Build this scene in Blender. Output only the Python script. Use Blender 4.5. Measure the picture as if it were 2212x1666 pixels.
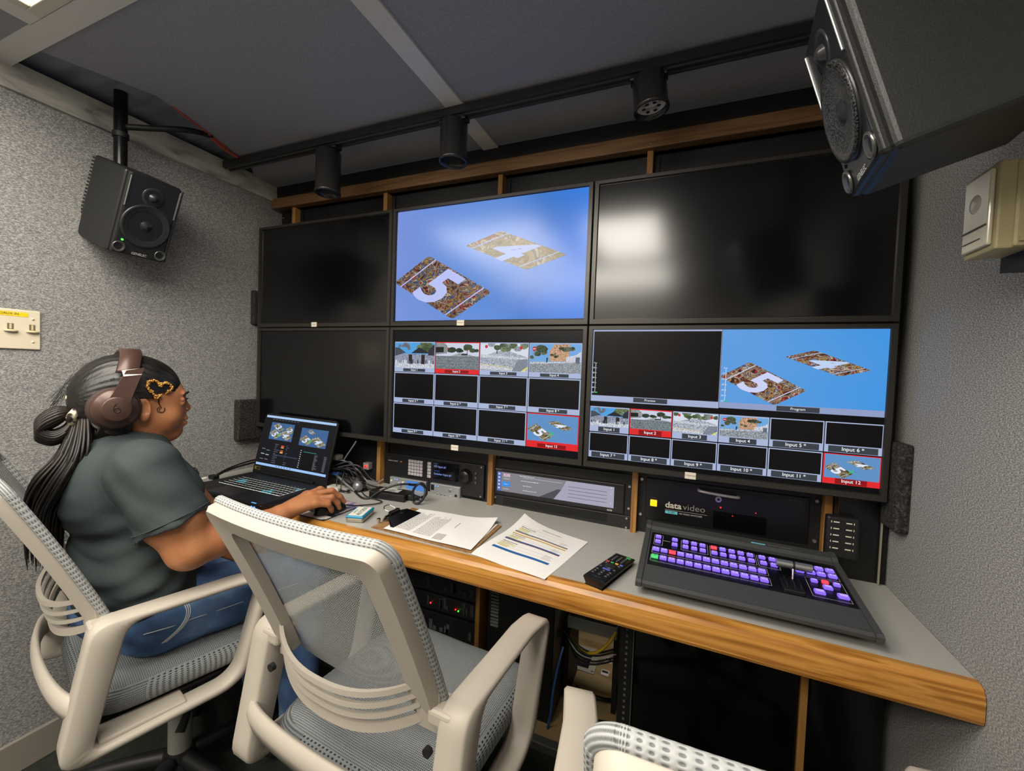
import bpy, bmesh, math, random
from mathutils import Vector, Matrix
for _o in list(bpy.data.objects): bpy.data.objects.remove(_o)
SC = bpy.context.scene; COL = SC.collection
R_ = math.radians
# ---------------------------------------------------------------- camera
cam_d = bpy.data.cameras.new('camera'); cam = bpy.data.objects.new('camera', cam_d); COL.objects.link(cam)
_r = Vector((0.92336825, 0.3821494, 0.03678187)); _u = Vector((-0.04688831, 0.01716393, 0.99875267)); _f = Vector((-0.38104141, 0.92394114, -0.03376696))
cam.matrix_world = Matrix(((_r.x, _u.x, -_f.x, 1.0043), (_r.y, _u.y, -_f.y, -1.24915), (_r.z, _u.z, -_f.z, 1.21351), (0, 0, 0, 1)))
cam_d.sensor_fit = 'HORIZONTAL'; cam_d.sensor_width = 36; cam_d.lens = 904.116 / 2212 * 36
cam_d.clip_start = .02; cam_d.clip_end = 50
SC.camera = cam
# ---------------------------------------------------------------- world, exposure, lamps
SC.view_settings.view_transform = 'Standard'; SC.view_settings.look = 'None'
SC.view_settings.exposure = 0.0; SC.view_settings.gamma = 1; SC.view_settings.use_curve_mapping = False
W_ = bpy.data.worlds.new('world'); SC.world = W_; W_.use_nodes = True
W_.node_tree.nodes['Background'].inputs[0].default_value = (.9, .93, 1, 1); W_.node_tree.nodes['Background'].inputs[1].default_value = .05
def area(x, y, z, sx, sy, power, col=(1, .94, .85), name='ceiling_lamp_light'):
    l = bpy.data.lights.new(name, 'AREA'); l.shape = 'RECTANGLE'; l.size = sx; l.size_y = sy; l.energy = power; l.color = col
    o = bpy.data.objects.new(name, l); COL.objects.link(o); o.location = (x, y, z); return o
area(-.06, -1.2, 1.985, .64, .82, 14)
area(.66, -1.225, 1.985, .36, .70, 11)
area(.2, -2.2, 1.985, 1.3, .6, 34)  # added fill from behind the viewer, not a known lamp
area(.745, .42, .60, .14, .10, .8, name='rack_bay_fill')  # added unseen light to brighten the plywood bay, no real fixture
# ---------------------------------------------------------------- helpers
def lin(h):
    h = h.lstrip('#'); c = [int(h[i:i+2], 16) / 255 for i in (0, 2, 4)]
    return tuple((v / 12.92 if v <= .04045 else ((v + .055) / 1.055) ** 2.4) for v in c) + (1,)
_mats = {}
def MAT(name, col, rough=.5, metal=0., spec=.5, emit=None, es=0., coat=0., sss=0.):
    if name in _mats: return _mats[name]
    m = bpy.data.materials.new(name); m.use_nodes = True; b = m.node_tree.nodes['Principled BSDF']
    b.inputs['Base Color'].default_value = lin(col); b.inputs['Roughness'].default_value = rough
    b.inputs['Metallic'].default_value = metal; b.inputs['Specular IOR Level'].default_value = spec
    b.inputs['Coat Weight'].default_value = coat
    if emit: b.inputs['Emission Color'].default_value = lin(emit); b.inputs['Emission Strength'].default_value = es
    if sss: b.inputs['Subsurface Weight'].default_value = sss; b.inputs['Subsurface Radius'].default_value = (.02, .008, .004)
    _mats[name] = m; return m
def EM(col, k=1.0):
    "one colour of a lit screen"
    return MAT('screen_' + col.strip('#') + '_%g' % k, '#050505', .25, 0, .22, col, k)
def NOISE(name, cols, scale=50, rough=.8, bump=0., stretch=(1, 1, 1), detail=4, lo=.35, hi=.65, coord='Object', metal=0., spec=.4, kind='noise', em=0., rot=(0, 0, 0), dist=0., bscale=None):
    "base colour from a ramp over noise"
    if name in _mats: return _mats[name]
    m = bpy.data.materials.new(name); m.use_nodes = True; nt = m.node_tree; N = nt.nodes; L = nt.links; b = N['Principled BSDF']
    tc = N.new('ShaderNodeTexCoord'); mp = N.new('ShaderNodeMapping'); mp.inputs['Scale'].default_value = stretch; mp.inputs['Rotation'].default_value = rot
    L.new(tc.outputs[coord], mp.inputs[0])
    if kind == 'noise':
        t = N.new('ShaderNodeTexNoise'); t.inputs['Scale'].default_value = scale; t.inputs['Detail'].default_value = detail; t.inputs['Distortion'].default_value = dist; out = t.outputs['Fac']
    elif kind == 'wave':
        t = N.new('ShaderNodeTexWave'); t.inputs['Scale'].default_value = scale; t.inputs['Distortion'].default_value = dist; t.inputs['Detail'].default_value = detail; t.inputs['Detail Scale'].default_value = 1.5; out = t.outputs['Fac']
    else:
        t = N.new('ShaderNodeTexVoronoi'); t.inputs['Scale'].default_value = scale; s = N.new('ShaderNodeSeparateColor'); L.new(t.outputs['Color'], s.inputs[0]); out = s.outputs[0]
    L.new(mp.outputs[0], t.inputs['Vector'])
    r = N.new('ShaderNodeValToRGB'); e = r.color_ramp.elements; n = len(cols)
    while len(e) < n: e.new(.5)
    for i, c in enumerate(cols): e[i].position = lo + (hi - lo) * i / (n - 1); e[i].color = lin(c)
    if kind == 'voronoi': r.color_ramp.interpolation = 'CONSTANT'
    L.new(out, r.inputs[0])
    b.inputs['Roughness'].default_value = rough; b.inputs['Metallic'].default_value = metal; b.inputs['Specular IOR Level'].default_value = spec
    if em:
        b.inputs['Base Color'].default_value = (.005, .005, .005, 1); L.new(r.outputs[0], b.inputs['Emission Color']); b.inputs['Emission Strength'].default_value = em
    else: L.new(r.outputs[0], b.inputs['Base Color'])
    if bump:
        bp = N.new('ShaderNodeBump'); bp.inputs['Strength'].default_value = bump; bp.inputs['Distance'].default_value = .002; L.new(out, bp.inputs['Height']); L.new(bp.outputs[0], b.inputs['Normal'])
    _mats[name] = m; return m
def T(x=0, y=0, z=0): return Matrix.Translation((x, y, z))
def RX(a): return Matrix.Rotation(a, 4, 'X')
def RY(a): return Matrix.Rotation(a, 4, 'Y')
def RZ(a): return Matrix.Rotation(a, 4, 'Z')
_font = {}
def glyphs(s, bold=0.):
    "flat triangles of a line of lettering, cap height about 1, starting at x=0"
    k = (s, bold)
    if k in _font: return _font[k]
    cu = bpy.data.curves.new('lettering', 'FONT'); cu.body = s; cu.size = 1 / .73; cu.offset = bold; cu.resolution_u = 3
    o = bpy.data.objects.new('lettering', cu); COL.objects.link(o); dg = bpy.context.evaluated_depsgraph_get(); dg.update()
    me = bpy.data.meshes.new_from_object(o.evaluated_get(dg)); vs = [(v.co.x, v.co.y) for v in me.vertices]; fs = [list(p.vertices) for p in me.polygons]
    nz = sum(p.normal.z for p in me.polygons)
    if nz < 0: fs = [f[::-1] for f in fs]
    bpy.data.objects.remove(o); bpy.data.curves.remove(cu); bpy.data.meshes.remove(me)
    w = max([v[0] for v in vs] or [1]); _font[k] = (vs, fs, w); return _font[k]
class MB:
    "collects faces in world coordinates; build() links them as one mesh object"
    def __init__(s, M=None): s.v = []; s.f = []; s.mi = []; s.mats = []; s.uv = {}; s.M = M or Matrix(); s.sm = []
    def mat(s, m):
        if m not in s.mats: s.mats.append(m)
        return s.mats.index(m)
    def add(s, vs, fs, m, uvs=None, smooth=False, M=None):
        k = len(s.v); X = s.M @ M if M is not None else s.M
        s.v += [X @ Vector(p) for p in vs]; i = s.mat(m)
        for f in fs:
            if uvs: s.uv[len(s.f)] = [uvs[j] for j in f]
            s.f.append([k + j for j in f]); s.mi.append(i); s.sm.append(smooth)
        return s
    def quad(s, a, b, c, d, m): return s.add([a, b, c, d], [(0, 1, 2, 3)], m)
    def poly(s, pts, m): return s.add(pts, [tuple(range(len(pts)))], m)
    def box(s, x0, x1, y0, y1, z0, z1, m, bev=0., seg=2, M=None):
        bm = bmesh.new(); bmesh.ops.create_cube(bm, size=1)
        for v in bm.verts: v.co = ((x0 + x1) / 2 + v.co.x * (x1 - x0), (y0 + y1) / 2 + v.co.y * (y1 - y0), (z0 + z1) / 2 + v.co.z * (z1 - z0))
        if bev: bmesh.ops.bevel(bm, geom=bm.edges[:], offset=min(bev, .49 * min(x1 - x0, y1 - y0, z1 - z0)), segments=seg, profile=.5, affect='EDGES', clamp_overlap=True)
        return s.bm(bm, m, M, smooth=False)
    def bm(s, bm, m, M=None, smooth=True):
        bm.verts.index_update(); s.add([v.co.copy() for v in bm.verts], [[v.index for v in f.verts] for f in bm.faces], m, smooth=smooth, M=M); bm.free(); return s
    def cyl(s, p0, p1, r0, m, r1=None, n=20, caps=True, smooth=True):
        r1 = r0 if r1 is None else r1; p0 = Vector(p0); p1 = Vector(p1); d = (p1 - p0).normalized(); a = d.orthogonal().normalized(); b = d.cross(a)
        vs = []
        for p, r in ((p0, r0), (p1, r1)):
            for i in range(n): t = 2 * math.pi * i / n; vs.append(p + (a * math.cos(t) + b * math.sin(t)) * r)
        s.add(vs, [(i, (i + 1) % n, n + (i + 1) % n, n + i) for i in range(n)], m, smooth=smooth)
        if caps: s.add(vs[:n][::-1], [tuple(range(n))], m); s.add(vs[n:], [tuple(range(n))], m)
        return s
    def lathe(s, prof, m, n=32, M=None, smooth=True, sx=1, sy=1):
        "profile (r, z) turned about z"
        vs = [(r * math.cos(2 * math.pi * i / n) * sx, r * math.sin(2 * math.pi * i / n) * sy, z) for r, z in prof for i in range(n)]
        fs = [(j * n + i, j * n + (i + 1) % n, (j + 1) * n + (i + 1) % n, (j + 1) * n + i) for j in range(len(prof) - 1) for i in range(n)]
        return s.add(vs, fs, m, smooth=smooth, M=M)
    def tube(s, pts, r, m, n=8, closed=False, sub=6, caps=True, smooth=True):
        P = spline(pts, sub, closed) if sub > 1 else [Vector(p) for p in pts]
        k = len(P); rs = r if isinstance(r, (list, tuple)) else None
        tan = [(P[(i + 1) % k] - P[i - 1] if closed else P[min(i + 1, k - 1)] - P[max(i - 1, 0)]).normalized() for i in range(k)]
        a = tan[0].orthogonal().normalized(); vs = []
        for i in range(k):
            a = (a - tan[i] * a.dot(tan[i])).normalized(); b = tan[i].cross(a)
            if rs: t_ = i / (k - 1) * (len(rs) - 1); j = min(int(t_), len(rs) - 2); rr = rs[j] + (rs[j + 1] - rs[j]) * (t_ - j)
            else: rr = r
            for q in range(n): t = 2 * math.pi * q / n; vs.append(P[i] + (a * math.cos(t) + b * math.sin(t)) * rr)
        e = k if closed else k - 1
        fs = [(i * n + q, i * n + (q + 1) % n, ((i + 1) % k) * n + (q + 1) % n, ((i + 1) % k) * n + q) for i in range(e) for q in range(n)]
        if caps and not closed: fs += [tuple(range(n))[::-1], tuple((k - 1) * n + q for q in range(n))]
        return s.add(vs, fs, m, smooth=smooth)
    def ball(s, c, r, m, sx=1, sy=1, sz=1, n=16, M=None):
        bm = bmesh.new(); bmesh.ops.create_uvsphere(bm, u_segments=n, v_segments=max(6, n // 2), radius=1)
        for v in bm.verts: v.co = (v.co.x * r * sx, v.co.y * r * sy, v.co.z * r * sz)
        return s.bm(bm, m, (T(*c) @ M) if M is not None else T(*c))
    def prism(s, outline, d, m, cap=True):
        "outline of 3D points extruded along vector d"
        n = len(outline); o = [Vector(p) for p in outline]; d = Vector(d); vs = o + [p + d for p in o]
        fs = [(i, (i + 1) % n, n + (i + 1) % n, n + i) for i in range(n)]
        if cap: fs += [tuple(range(n))[::-1], tuple(range(n, 2 * n))]
        return s.add(vs, fs, m)
    def text(s, txt, fn, size, m, align='c', bold=0., sx=1.):
        "fn(a, b) -> 3D point on the surface; a to the right, b up, in metres"
        vs, fs, w = glyphs(txt, bold)
        if not fs: return s
        off = {'c': -w / 2, 'l': 0, 'r': -w}[align]
        return s.add([fn((x + off) * size * sx, (y - .36) * size) for x, y in vs], fs, m)
    def build(s, name, parent=None, merge=False):
        me = bpy.data.meshes.new(name); inv = parent.matrix_basis.inverted() if parent is not None else Matrix()
        par = parent
        if parent is not None and parent.parent is not None: inv = (parent.parent.matrix_basis @ parent.matrix_basis).inverted()
        me.from_pydata([inv @ v for v in s.v], [], s.f)
        for m in s.mats: me.materials.append(m)
        me.polygons.foreach_set('material_index', s.mi); me.polygons.foreach_set('use_smooth', s.sm)
        if s.uv:
            ul = me.uv_layers.new(name='UVMap')
            for p in me.polygons:
                if p.index in s.uv:
                    for li, c in zip(p.loop_indices, s.uv[p.index]): ul.data[li].uv = c
        me.validate(); me.update()
        o = bpy.data.objects.new(name, me); COL.objects.link(o)
        if parent is not None: o.parent = parent
        return o
def spline(pts, sub=6, closed=False):
    P = [Vector(p) for p in pts]; k = len(P); out = []
    rng = range(k) if closed else range(k - 1)
    for i in rng:
        if closed: a, b, c, d = P[i - 1], P[i], P[(i + 1) % k], P[(i + 2) % k]
        else: a, b, c, d = P[max(i - 1, 0)], P[i], P[i + 1], P[min(i + 2, k - 1)]
        for j in range(sub):
            t = j / sub; out.append(.5 * ((2 * b) + (c - a) * t + (2 * a - 5 * b + 4 * c - d) * t * t + (3 * b - a - 3 * c + d) * t ** 3))
    if not closed: out.append(P[-1])
    return out
def tag(o, label=None, cat=None, group=None, kind=None):
    if label: o['label'] = label
    if cat: o['category'] = cat
    if group: o['group'] = group
    if kind: o['kind'] = kind
    return o
def thing(name, label, cat, loc=(0, 0, 0), rz=0, group=None):
    o = bpy.data.objects.new(name, None); COL.objects.link(o); o.empty_display_size = .05
    o.matrix_basis = T(*loc) @ RZ(rz); return tag(o, label, cat, group)
def struct(o): o['kind'] = 'structure'; return o
def copy_tree(o, parent=None):
    c = o.copy(); COL.objects.link(c); c.parent = parent
    for ch in list(o.children): copy_tree(ch, c)
    return c
def origin(o, loc):
    "move a single mesh's origin to loc"
    o.data.transform(T(-loc[0], -loc[1], -loc[2])); o.location = loc; return o
CAMV = Vector((1.0043, -1.24915, 1.21351))
def ZD(x): return .716 + .016 * (1.49 - x)        # the worktop drops a little from left to right
def KM(cx, cy):
    "places a worktop thing, drawn for a top at z=.717, at its true size and distance on the sloping top"
    k = (CAMV.z - ZD(cx)) / (CAMV.z - .717)
    k = (CAMV.z - ZD(CAMV.x + (cx - CAMV.x) * k)) / (CAMV.z - .717)
    return T(*CAMV) @ Matrix.Scale(k, 4) @ T(*(-CAMV)) @ T(cx, cy, .717) @ RY(.016) @ T(-cx, -cy, -.717)
# ---------------------------------------------------------------- common materials
M_wall = NOISE('wall_carpet', ['#6c6d70', '#8d8c8a', '#b5b1a9'], 300, .95, .35, (1, .8, 2.0), 2, .36, .66, spec=.1)
M_ceil = NOISE('ceiling_panel', ['#8b8d93', '#97999f'], 160, .9, .15, spec=.15)
M_strip = MAT('grid_strip', '#d2d0cb', .38, 0)
M_trim = NOISE('marbled_trim', ['#77797a', '#b5b2a8', '#cfcbbd'], 7, .5, 0, (1, 1, 3), 5, .3, .6, dist=.6)
M_floor = NOISE('floor_rubber', ['#20231f', '#2d302b'], 40, .7, .1)
M_black = MAT('black_paint', '#111112', .55)
M_blackgl = MAT('black_gloss', '#0c0c0d', .18, 0, .6)
M_dark = MAT('dark_plastic', '#1c1c1d', .5)
M_rackp = NOISE('rack_panel', ['#151515', '#1b1b1c'], 300, .5, .1)
M_oak = NOISE('oak', ['#80501a', '#a5702e', '#b8833e', '#8f5c20'], 6, .3, .05, (.35, 3, 6), 6, .3, .7, dist=1.8, spec=.5)
M_oakd = NOISE('oak_upright', ['#7d5430', '#a3763f', '#b98743'], 9, .4, .03, (3, 3, .3), 6, .3, .7, dist=1.2)
M_oakr = NOISE('oak_rail', ['#5a412c', '#7a5a3b', '#8a6846'], 9, .4, .03, (.3, 3, 6), 6, .3, .7, dist=1.4)
M_lam = NOISE('grey_laminate', ['#a3a19b', '#a9a7a1'], 400, .38, .02, spec=.4)
M_white = MAT('white_plastic', '#e8e4da', .45)
M_paper = MAT('white_paper', '#e9e6e2', .7)
M_silver = MAT('silver_metal', '#b9b9b9', .3, .9)
M_chrome = MAT('chrome', '#d5d2cc', .15, 1.)
M_ink = MAT('black_ink', '#2a2a2c', .7)
# ================================================================= THE ROOM
XL, XR, YB, YF, ZC = -.735, 1.49, .70, -2.7, 2.0
b = MB(); b.box(XL - .6, XR + .6, YF - .1, YB + .1, -.06, 0, M_floor); struct(b.build('floor'))
b = MB(); b.box(XL - .06, XL, YF, YB, 0, 1.945, M_wall); struct(b.build('wall_left'))
b = MB(); b.box(XR, XR + .06, YF, YB, 0, ZC + .1, M_wall); struct(b.build('wall_right'))
b = MB(); b.box(XL - .06, XR + .06, YB, YB + .05, 0, ZC + .1, MAT('back_board', '#131314', .7)); struct(b.build('wall_back'))
b = MB(); b.box(XL - .06, XR + .06, YF - .05, YF, 0, ZC + .1, MAT('front_wall_paint', '#8f8c86', .7)); struct(b.build('wall_front'))
b = MB(); b.box(XL - .6, XR + .1, YF - .05, YB + .05, 2.035, 2.07, NOISE('void_board', ['#6c737d', '#8a9099'], 5, .9, 0, (1, 6, 1))); struct(b.build('ceiling'))
# hung ceiling panels (a ragged gap is left along the left wall)
edge = [(-.585, -.70), (-.545, -.60), (-.50, -.48), (-.545, -.33), (-.60, -.20), (-.64, -.09), (-.69, -.04)]
b = MB(); th_ = .012
ol = [(XR, YB, ZC), (XR, -.70, ZC)] + [(x, y, ZC) for x, y in edge] + [(XL + .01, -.02, ZC), (XL + .01, YB, ZC)]
b.prism(ol, (0, 0, th_), M_ceil)
for x0, x1, y0, y1 in [(XL, -.472, -1.62, -.752), (.30, .44, -1.62, -.70), (.88, XR, -1.75, -.70), (XL, XR, YF, -2.55), (XL, XR, -1.85, -1.65), (XL, -.50, -2.55, -1.85), (.90, XR, -2.55, -1.85), (-.472, .305, -.704, -.70), (.44, .88, -.83, -.70)]:
    b.box(x0, x1, y0, y1, ZC, ZC + th_, M_ceil)
struct(b.build('ceiling'))
b = MB(); b.box(XL, XR, -.752, -.702, ZC - .006, ZC + .002, M_strip); struct(b.build('trim_1'))
b = MB(); b.box(.305, .362, -.70, .12, ZC - .006, ZC + .001, M_strip); struct(b.build('trim_2'))
b = MB(); b.box(-.472, -.4205, -1.65, -.753, ZC - .006, ZC + .002, M_strip); struct(b.build('trim_3'))
b = MB(); b.prism([(.335, -.125, ZC - .001), (.30, -.125, ZC - .001), (-.06, -.118, ZC - .001), (.30, -.15, ZC - .001)], (0, 0, -.006), M_strip); struct(b.build('trim_4'))
# marbled angle along the top of the left wall
b = MB(); b.prism([(XL - .02, YF, 1.93), (XL + .012, YF, 1.93), (XL + .004, YF, 2.012), (XL - .05, YF, 2.034), (XL - .09, YF, 2.034)], (0, YB - YF, 0), M_trim)
struct(b.build('trim_5'))
# baseboard
M_base = MAT('baseboard_grey', '#8a8378', .6)
b = MB(); b.box(XL, XL + .012, YF, -.3, .0, .098, M_base, .003); struct(b.build('baseboard_left'))
b = MB(); b.box(.1, 1.48, .035, .69, 0, .01, NOISE('plywood', ['#8c7248', '#a78d62', '#b29a6f'], 5, .7, .05, (1, 4, 1), 5)); b.box(-.5, .9, .0, .03, 0, .03, MAT('threshold_metal', '#6f6e6a', .4, .6), .003); struct(b.build('floor_step'))
# ceiling light fixtures
def fixture(x, y, sx, sy, label):
    t = thing('ceiling_light', label, 'light', (x, y, ZC), 0, 'recessed ceiling lights')
    b = MB(); f = .026
    for x0, x1, y0, y1 in [(-sx, sx, -sy, -sy + f), (-sx, sx, sy - f, sy), (-sx, -sx + f, -sy + f, sy - f), (sx - f, sx, -sy + f, sy - f)]:
        b.box(x + x0, x + x1, y + y0, y + y1, ZC - .008, ZC + .03, MAT('lamp_frame', '#c9c3b4', .5), .002)
    b.build('frame', t)
    b = MB(); b.box(x - sx + f, x + sx - f, y - sy + f, y + sy - f, ZC - .001, ZC + .012, MAT('lamp_diffuser', '#ffffff', .5, emit='#fff6e6', es=5.)); b.build('diffuser', t)
    return t
fixture(-.06, -1.2, .36, .447, 'bright square recessed ceiling light at the top left corner')
fixture(.66, -1.225, .225, .395, 'recessed ceiling light above the photographer')
fixture(.2, -2.2, .70, .35, 'added fill light panel in the ceiling behind the viewer, unseen')  # made-up panel that goes with the added rear fill
# red and grey loose wiring in the ceiling gap
b = MB()
b.tube([(-.50, -.46, 2.012), (-.515, -.42, 2.0), (-.54, -.35, 1.998), (-.57, -.27, 2.0), (-.60, -.2, 1.997)], .004, MAT('red_wire', '#b8554a', .5), 6)
b.tube([(-.56, -.30, 1.996), (-.60, -.22, 1.993), (-.625, -.14, 1.996), (-.65, -.09, 1.992)], .006, MAT('red_wire', '#b8554a', .5), 6)
tag(b.build('ceiling_wire'), 'loose red wires hanging from the gap in the dark ceiling', 'wire')
# ================================================================= CONSOLE CARPENTRY
t = thing('equipment_console', 'wall-wide black equipment rack console with oak rail and uprights behind the screens', 'console', (.38, .2, 0))
b = MB(); b.box(XL + .005, XR - .005, .075, .11, 1.896, 1.94, M_oakr, .004)
for x in (-.60, -.11, .387, .878):
    b.cyl((x, .076, 1.905), (x, .073, 1.905), .003, M_silver, n=8)
b.build('top_rail', t)
for x in (-.612, -.115, .380, .876, 1.372):
    b = MB(); b.box(x - .009, x + .009, .09, .30, .72, 1.895, M_oakd, .002); b.build('upright', t)
b = MB(); b.box(XL + .005, XR - .005, .1, .30, 1.94, ZC, M_black); b.build('fascia', t)
for i, (x0, x1) in enumerate([(XL + .01, -.622), (-.602, -.125), (-.105, .370), (.390, .866), (.886, 1.362)]):
    b = MB(); b.box(x0, x1, .125, .135, .72, 1.895, M_rackp)
    for zz in (1.87, 1.83, .92):
        for xx in (x0 + .012, x1 - .012): b.cyl((xx, .125, zz), (xx, .121, zz), .004, M_silver, n=8)
    if x1 - x0 > .3:
        for s0, s1 in ((x0, x0 + .016), (x1 - .016, x1)): b.box(s0, s1, .118, .126, .72, 1.89, M_black)
    b.build('rack_panel', t)
b = MB(); b.box(1.382, XR - .004, .056, .30, .718, 1.9, MAT('side_panel_black', '#0e0e0f', .35), .002); b.box(1.468, 1.471, .045, .05, .72, .94, MAT('edge_strip', '#8c8576', .5)); b.build('side_panel', t)
# lower racks under the worktop
for x0, x1 in ((-.60, -.56), (.345, .362), (.862, .90), (1.28, 1.297)):
    b = MB(); b.box(x0, x1, .04 if x0 > .5 else .08, .34, .0, .66, M_black if x0 == .862 else M_oakd, .002); b.build('divider', t)
# ================================================================= WORKTOP
t = thing('worktop', 'continuous grey laminate worktop with thick rounded oak front edge', 'desk', (.4, -.05, .717))
b = MB(); fy0 = fy1 = -.292; zl, zr = ZD(XL), ZD(XR)
b.prism([(XL + .002, fy0, zl - .022), (XR - .002, fy1, zr - .022), (XR - .002, .118, zr - .022), (XL + .002, .118, zl - .022)], (0, 0, .022), M_lam)
b.build('laminate_top', t)
prof = [(0, .717), (-.012, .717), (-.022, .713), (-.028, .704), (-.030, .692), (-.030, .662), (-.027, .655), (-.020, .652), (0, .652)]
vs = []; n = len(prof)
for x, fy in ((XL + .002, fy0), (XR - .002, fy1)): vs += [(x, fy + p[0], p[1] - .7165 + ZD(x)) for p in prof]
b = MB(); b.add(vs, [(i, n + i, n + (i + 1) % n, (i + 1) % n) for i in range(n)] + [tuple(range(n)), tuple(range(n, 2 * n))[::-1]], M_oak)
b.build('oak_edge', t)
# ================================================================= SCREENS
CARD = NOISE('card_picture', ['#101822', '#241a1c', '#7a1f24', '#2a2018', '#a8823f', '#4a3420', '#2b4f86', '#1c1c26', '#c9b48c', '#3a1c18', '#b02a2c', '#10141c'], 30, .22, 0, (1, 1, 1.3), 9, .34, .66, em=1., dist=1.2)
CARDQ = NOISE('card_picture_mid', ['#101822', '#7a2a24', '#2a2018', '#b8924f', '#5a4028', '#2b4f86', '#c9b48c', '#3a1c18', '#b02a2c', '#10141c'], 55, .22, 0, (1, 1, 1.3), 8, .34, .66, em=1., dist=1.)
CARDB = NOISE('card_picture_small', ['#1c2418', '#7d6a3f', '#2a2a1c', '#a79664', '#39415a', '#c9c2b2', '#55603c', '#141414'], 90, .22, 0, (1, 1, 1.3), 8, .34, .66, em=1., dist=1.)
CARDF = NOISE('card_picture_hazed', ['#5f563f', '#7c6f52', '#8a7c5e', '#6c614a', '#a08c68', '#5f5a48', '#b3a797', '#8a4c3c', '#62584a'], 14, .22, 0, (1, 1, 1.3), 6, .34, .66, em=1., dist=1.)  # beige wash in these colours imitates lamp haze reflected over the four
def gradient(name, stops, axis=0, k=1.):
    "screen picture: a colour ramp running across the picture"
    if name in _mats: return _mats[name]
    m = bpy.data.materials.new(name); m.use_nodes = True; N = m.node_tree.nodes; L = m.node_tree.links; p = N['Principled BSDF']
    tc = N.new('ShaderNodeTexCoord'); s = N.new('ShaderNodeSeparateXYZ'); L.new(tc.outputs['Generated'], s.inputs[0])
    n1 = N.new('ShaderNodeTexNoise'); n1.inputs['Scale'].default_value = 2.2; n1.inputs['Detail'].default_value = 1; L.new(tc.outputs['Generated'], n1.inputs['Vector'])
    a = N.new('ShaderNodeMath'); a.operation = 'MULTIPLY_ADD'; L.new(n1.outputs['Fac'], a.inputs[0]); a.inputs[1].default_value = .5; L.new(s.outputs[axis], a.inputs[2])
    c = N.new('ShaderNodeMath'); c.operation = 'SUBTRACT'; L.new(a.outputs[0], c.inputs[0]); c.inputs[1].default_value = .25
    r = N.new('ShaderNodeValToRGB'); e = r.color_ramp.elements
    while len(e) < len(stops): e.new(.5)
    for i, (q, h) in enumerate(stops): e[i].position = q; e[i].color = lin(h)
    L.new(c.outputs[0], r.inputs[0]); L.new(r.outputs[0], p.inputs['Emission Color']); p.inputs['Emission Strength'].default_value = k
    p.inputs['Base Color'].default_value = (.005, .005, .005, 1); p.inputs['Roughness'].default_value = .22
    _mats[name] = m; return m
def yl(k): return -.0004 * k
def rect(b, F, x0, z0, x1, z1, m, k): b.poly([F(x0, z0, k), F(x1, z0, k), F(x1, z1, k), F(x0, z1, k)], m)
def rounded(P, fr=.08):
    "clip the corners of a quadrilateral with small arcs"
    out = []; n = len(P)
    for i in range(n):
        a, c, d = Vector(P[i - 1]), Vector(P[i]), Vector(P[(i + 1) % n])
        for t in range(5):
            u = t / 4; p0 = c + (a - c) * fr; p1 = c + (d - c) * fr
            out.append(p0 * (1 - u) ** 2 + c * 2 * u * (1 - u) + p1 * u * u)
    return out
def card(b, F, top, right, left, digit, mat, k, white, line=True, x_off=.5, gs=.98, clip=None):
    "a tilted picture card with a big numeral; corners in screen metres"
    o = Vector(top); ex = Vector(right) - o; ey = Vector(left) - o
    P = [o, o + ex, o + ex + ey, o + ey]
    q = rounded([(p.x, p.y, 0) for p in P], .07)
    pts = [(p.x, p.y) for p in q]
    def cl(pts):
        if not clip: return pts
        cx0, cz0, cx1, cz1 = clip
        return [(min(max(x, cx0), cx1), min(max(z, cz0), cz1)) for x, z in pts]
    b.poly([F(x, z, k) for x, z in cl(pts)][::-1], mat)
    if line:
        for u in (.115, .885):
            a0 = o + ex * u; a1 = a0 + ey; w = ex * .008
            b.poly([F(x, z, k + 1) for x, z in cl([(a0 - w), (a0 + w), (a1 + w), (a1 - w)])][::-1], white)
    vs, fs, w = glyphs(digit, .04)
    b.add([F(*cl([tuple(o + ex * (x_off + (x - w / 2) * .58 * gs) + ey * (.5 - (y - .5) * gs))])[0], k + 1) for x, y in vs], fs, white)
def EMN(c):
    "a lit picture colour broken up by fine grain"
    h = [int(c[i:i+2], 16) for i in (1, 3, 5)]; f = lambda k: '#%02x%02x%02x' % tuple(max(0, min(255, int(v * k))) for v in h)
    return NOISE('picture_' + c.strip('#'), [f(.55), f(.9), f(1.05), f(1.3)], 420, .25, 0, (1, 1, 1.5), 4, .34, .66, em=1., spec=.22)
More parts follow.
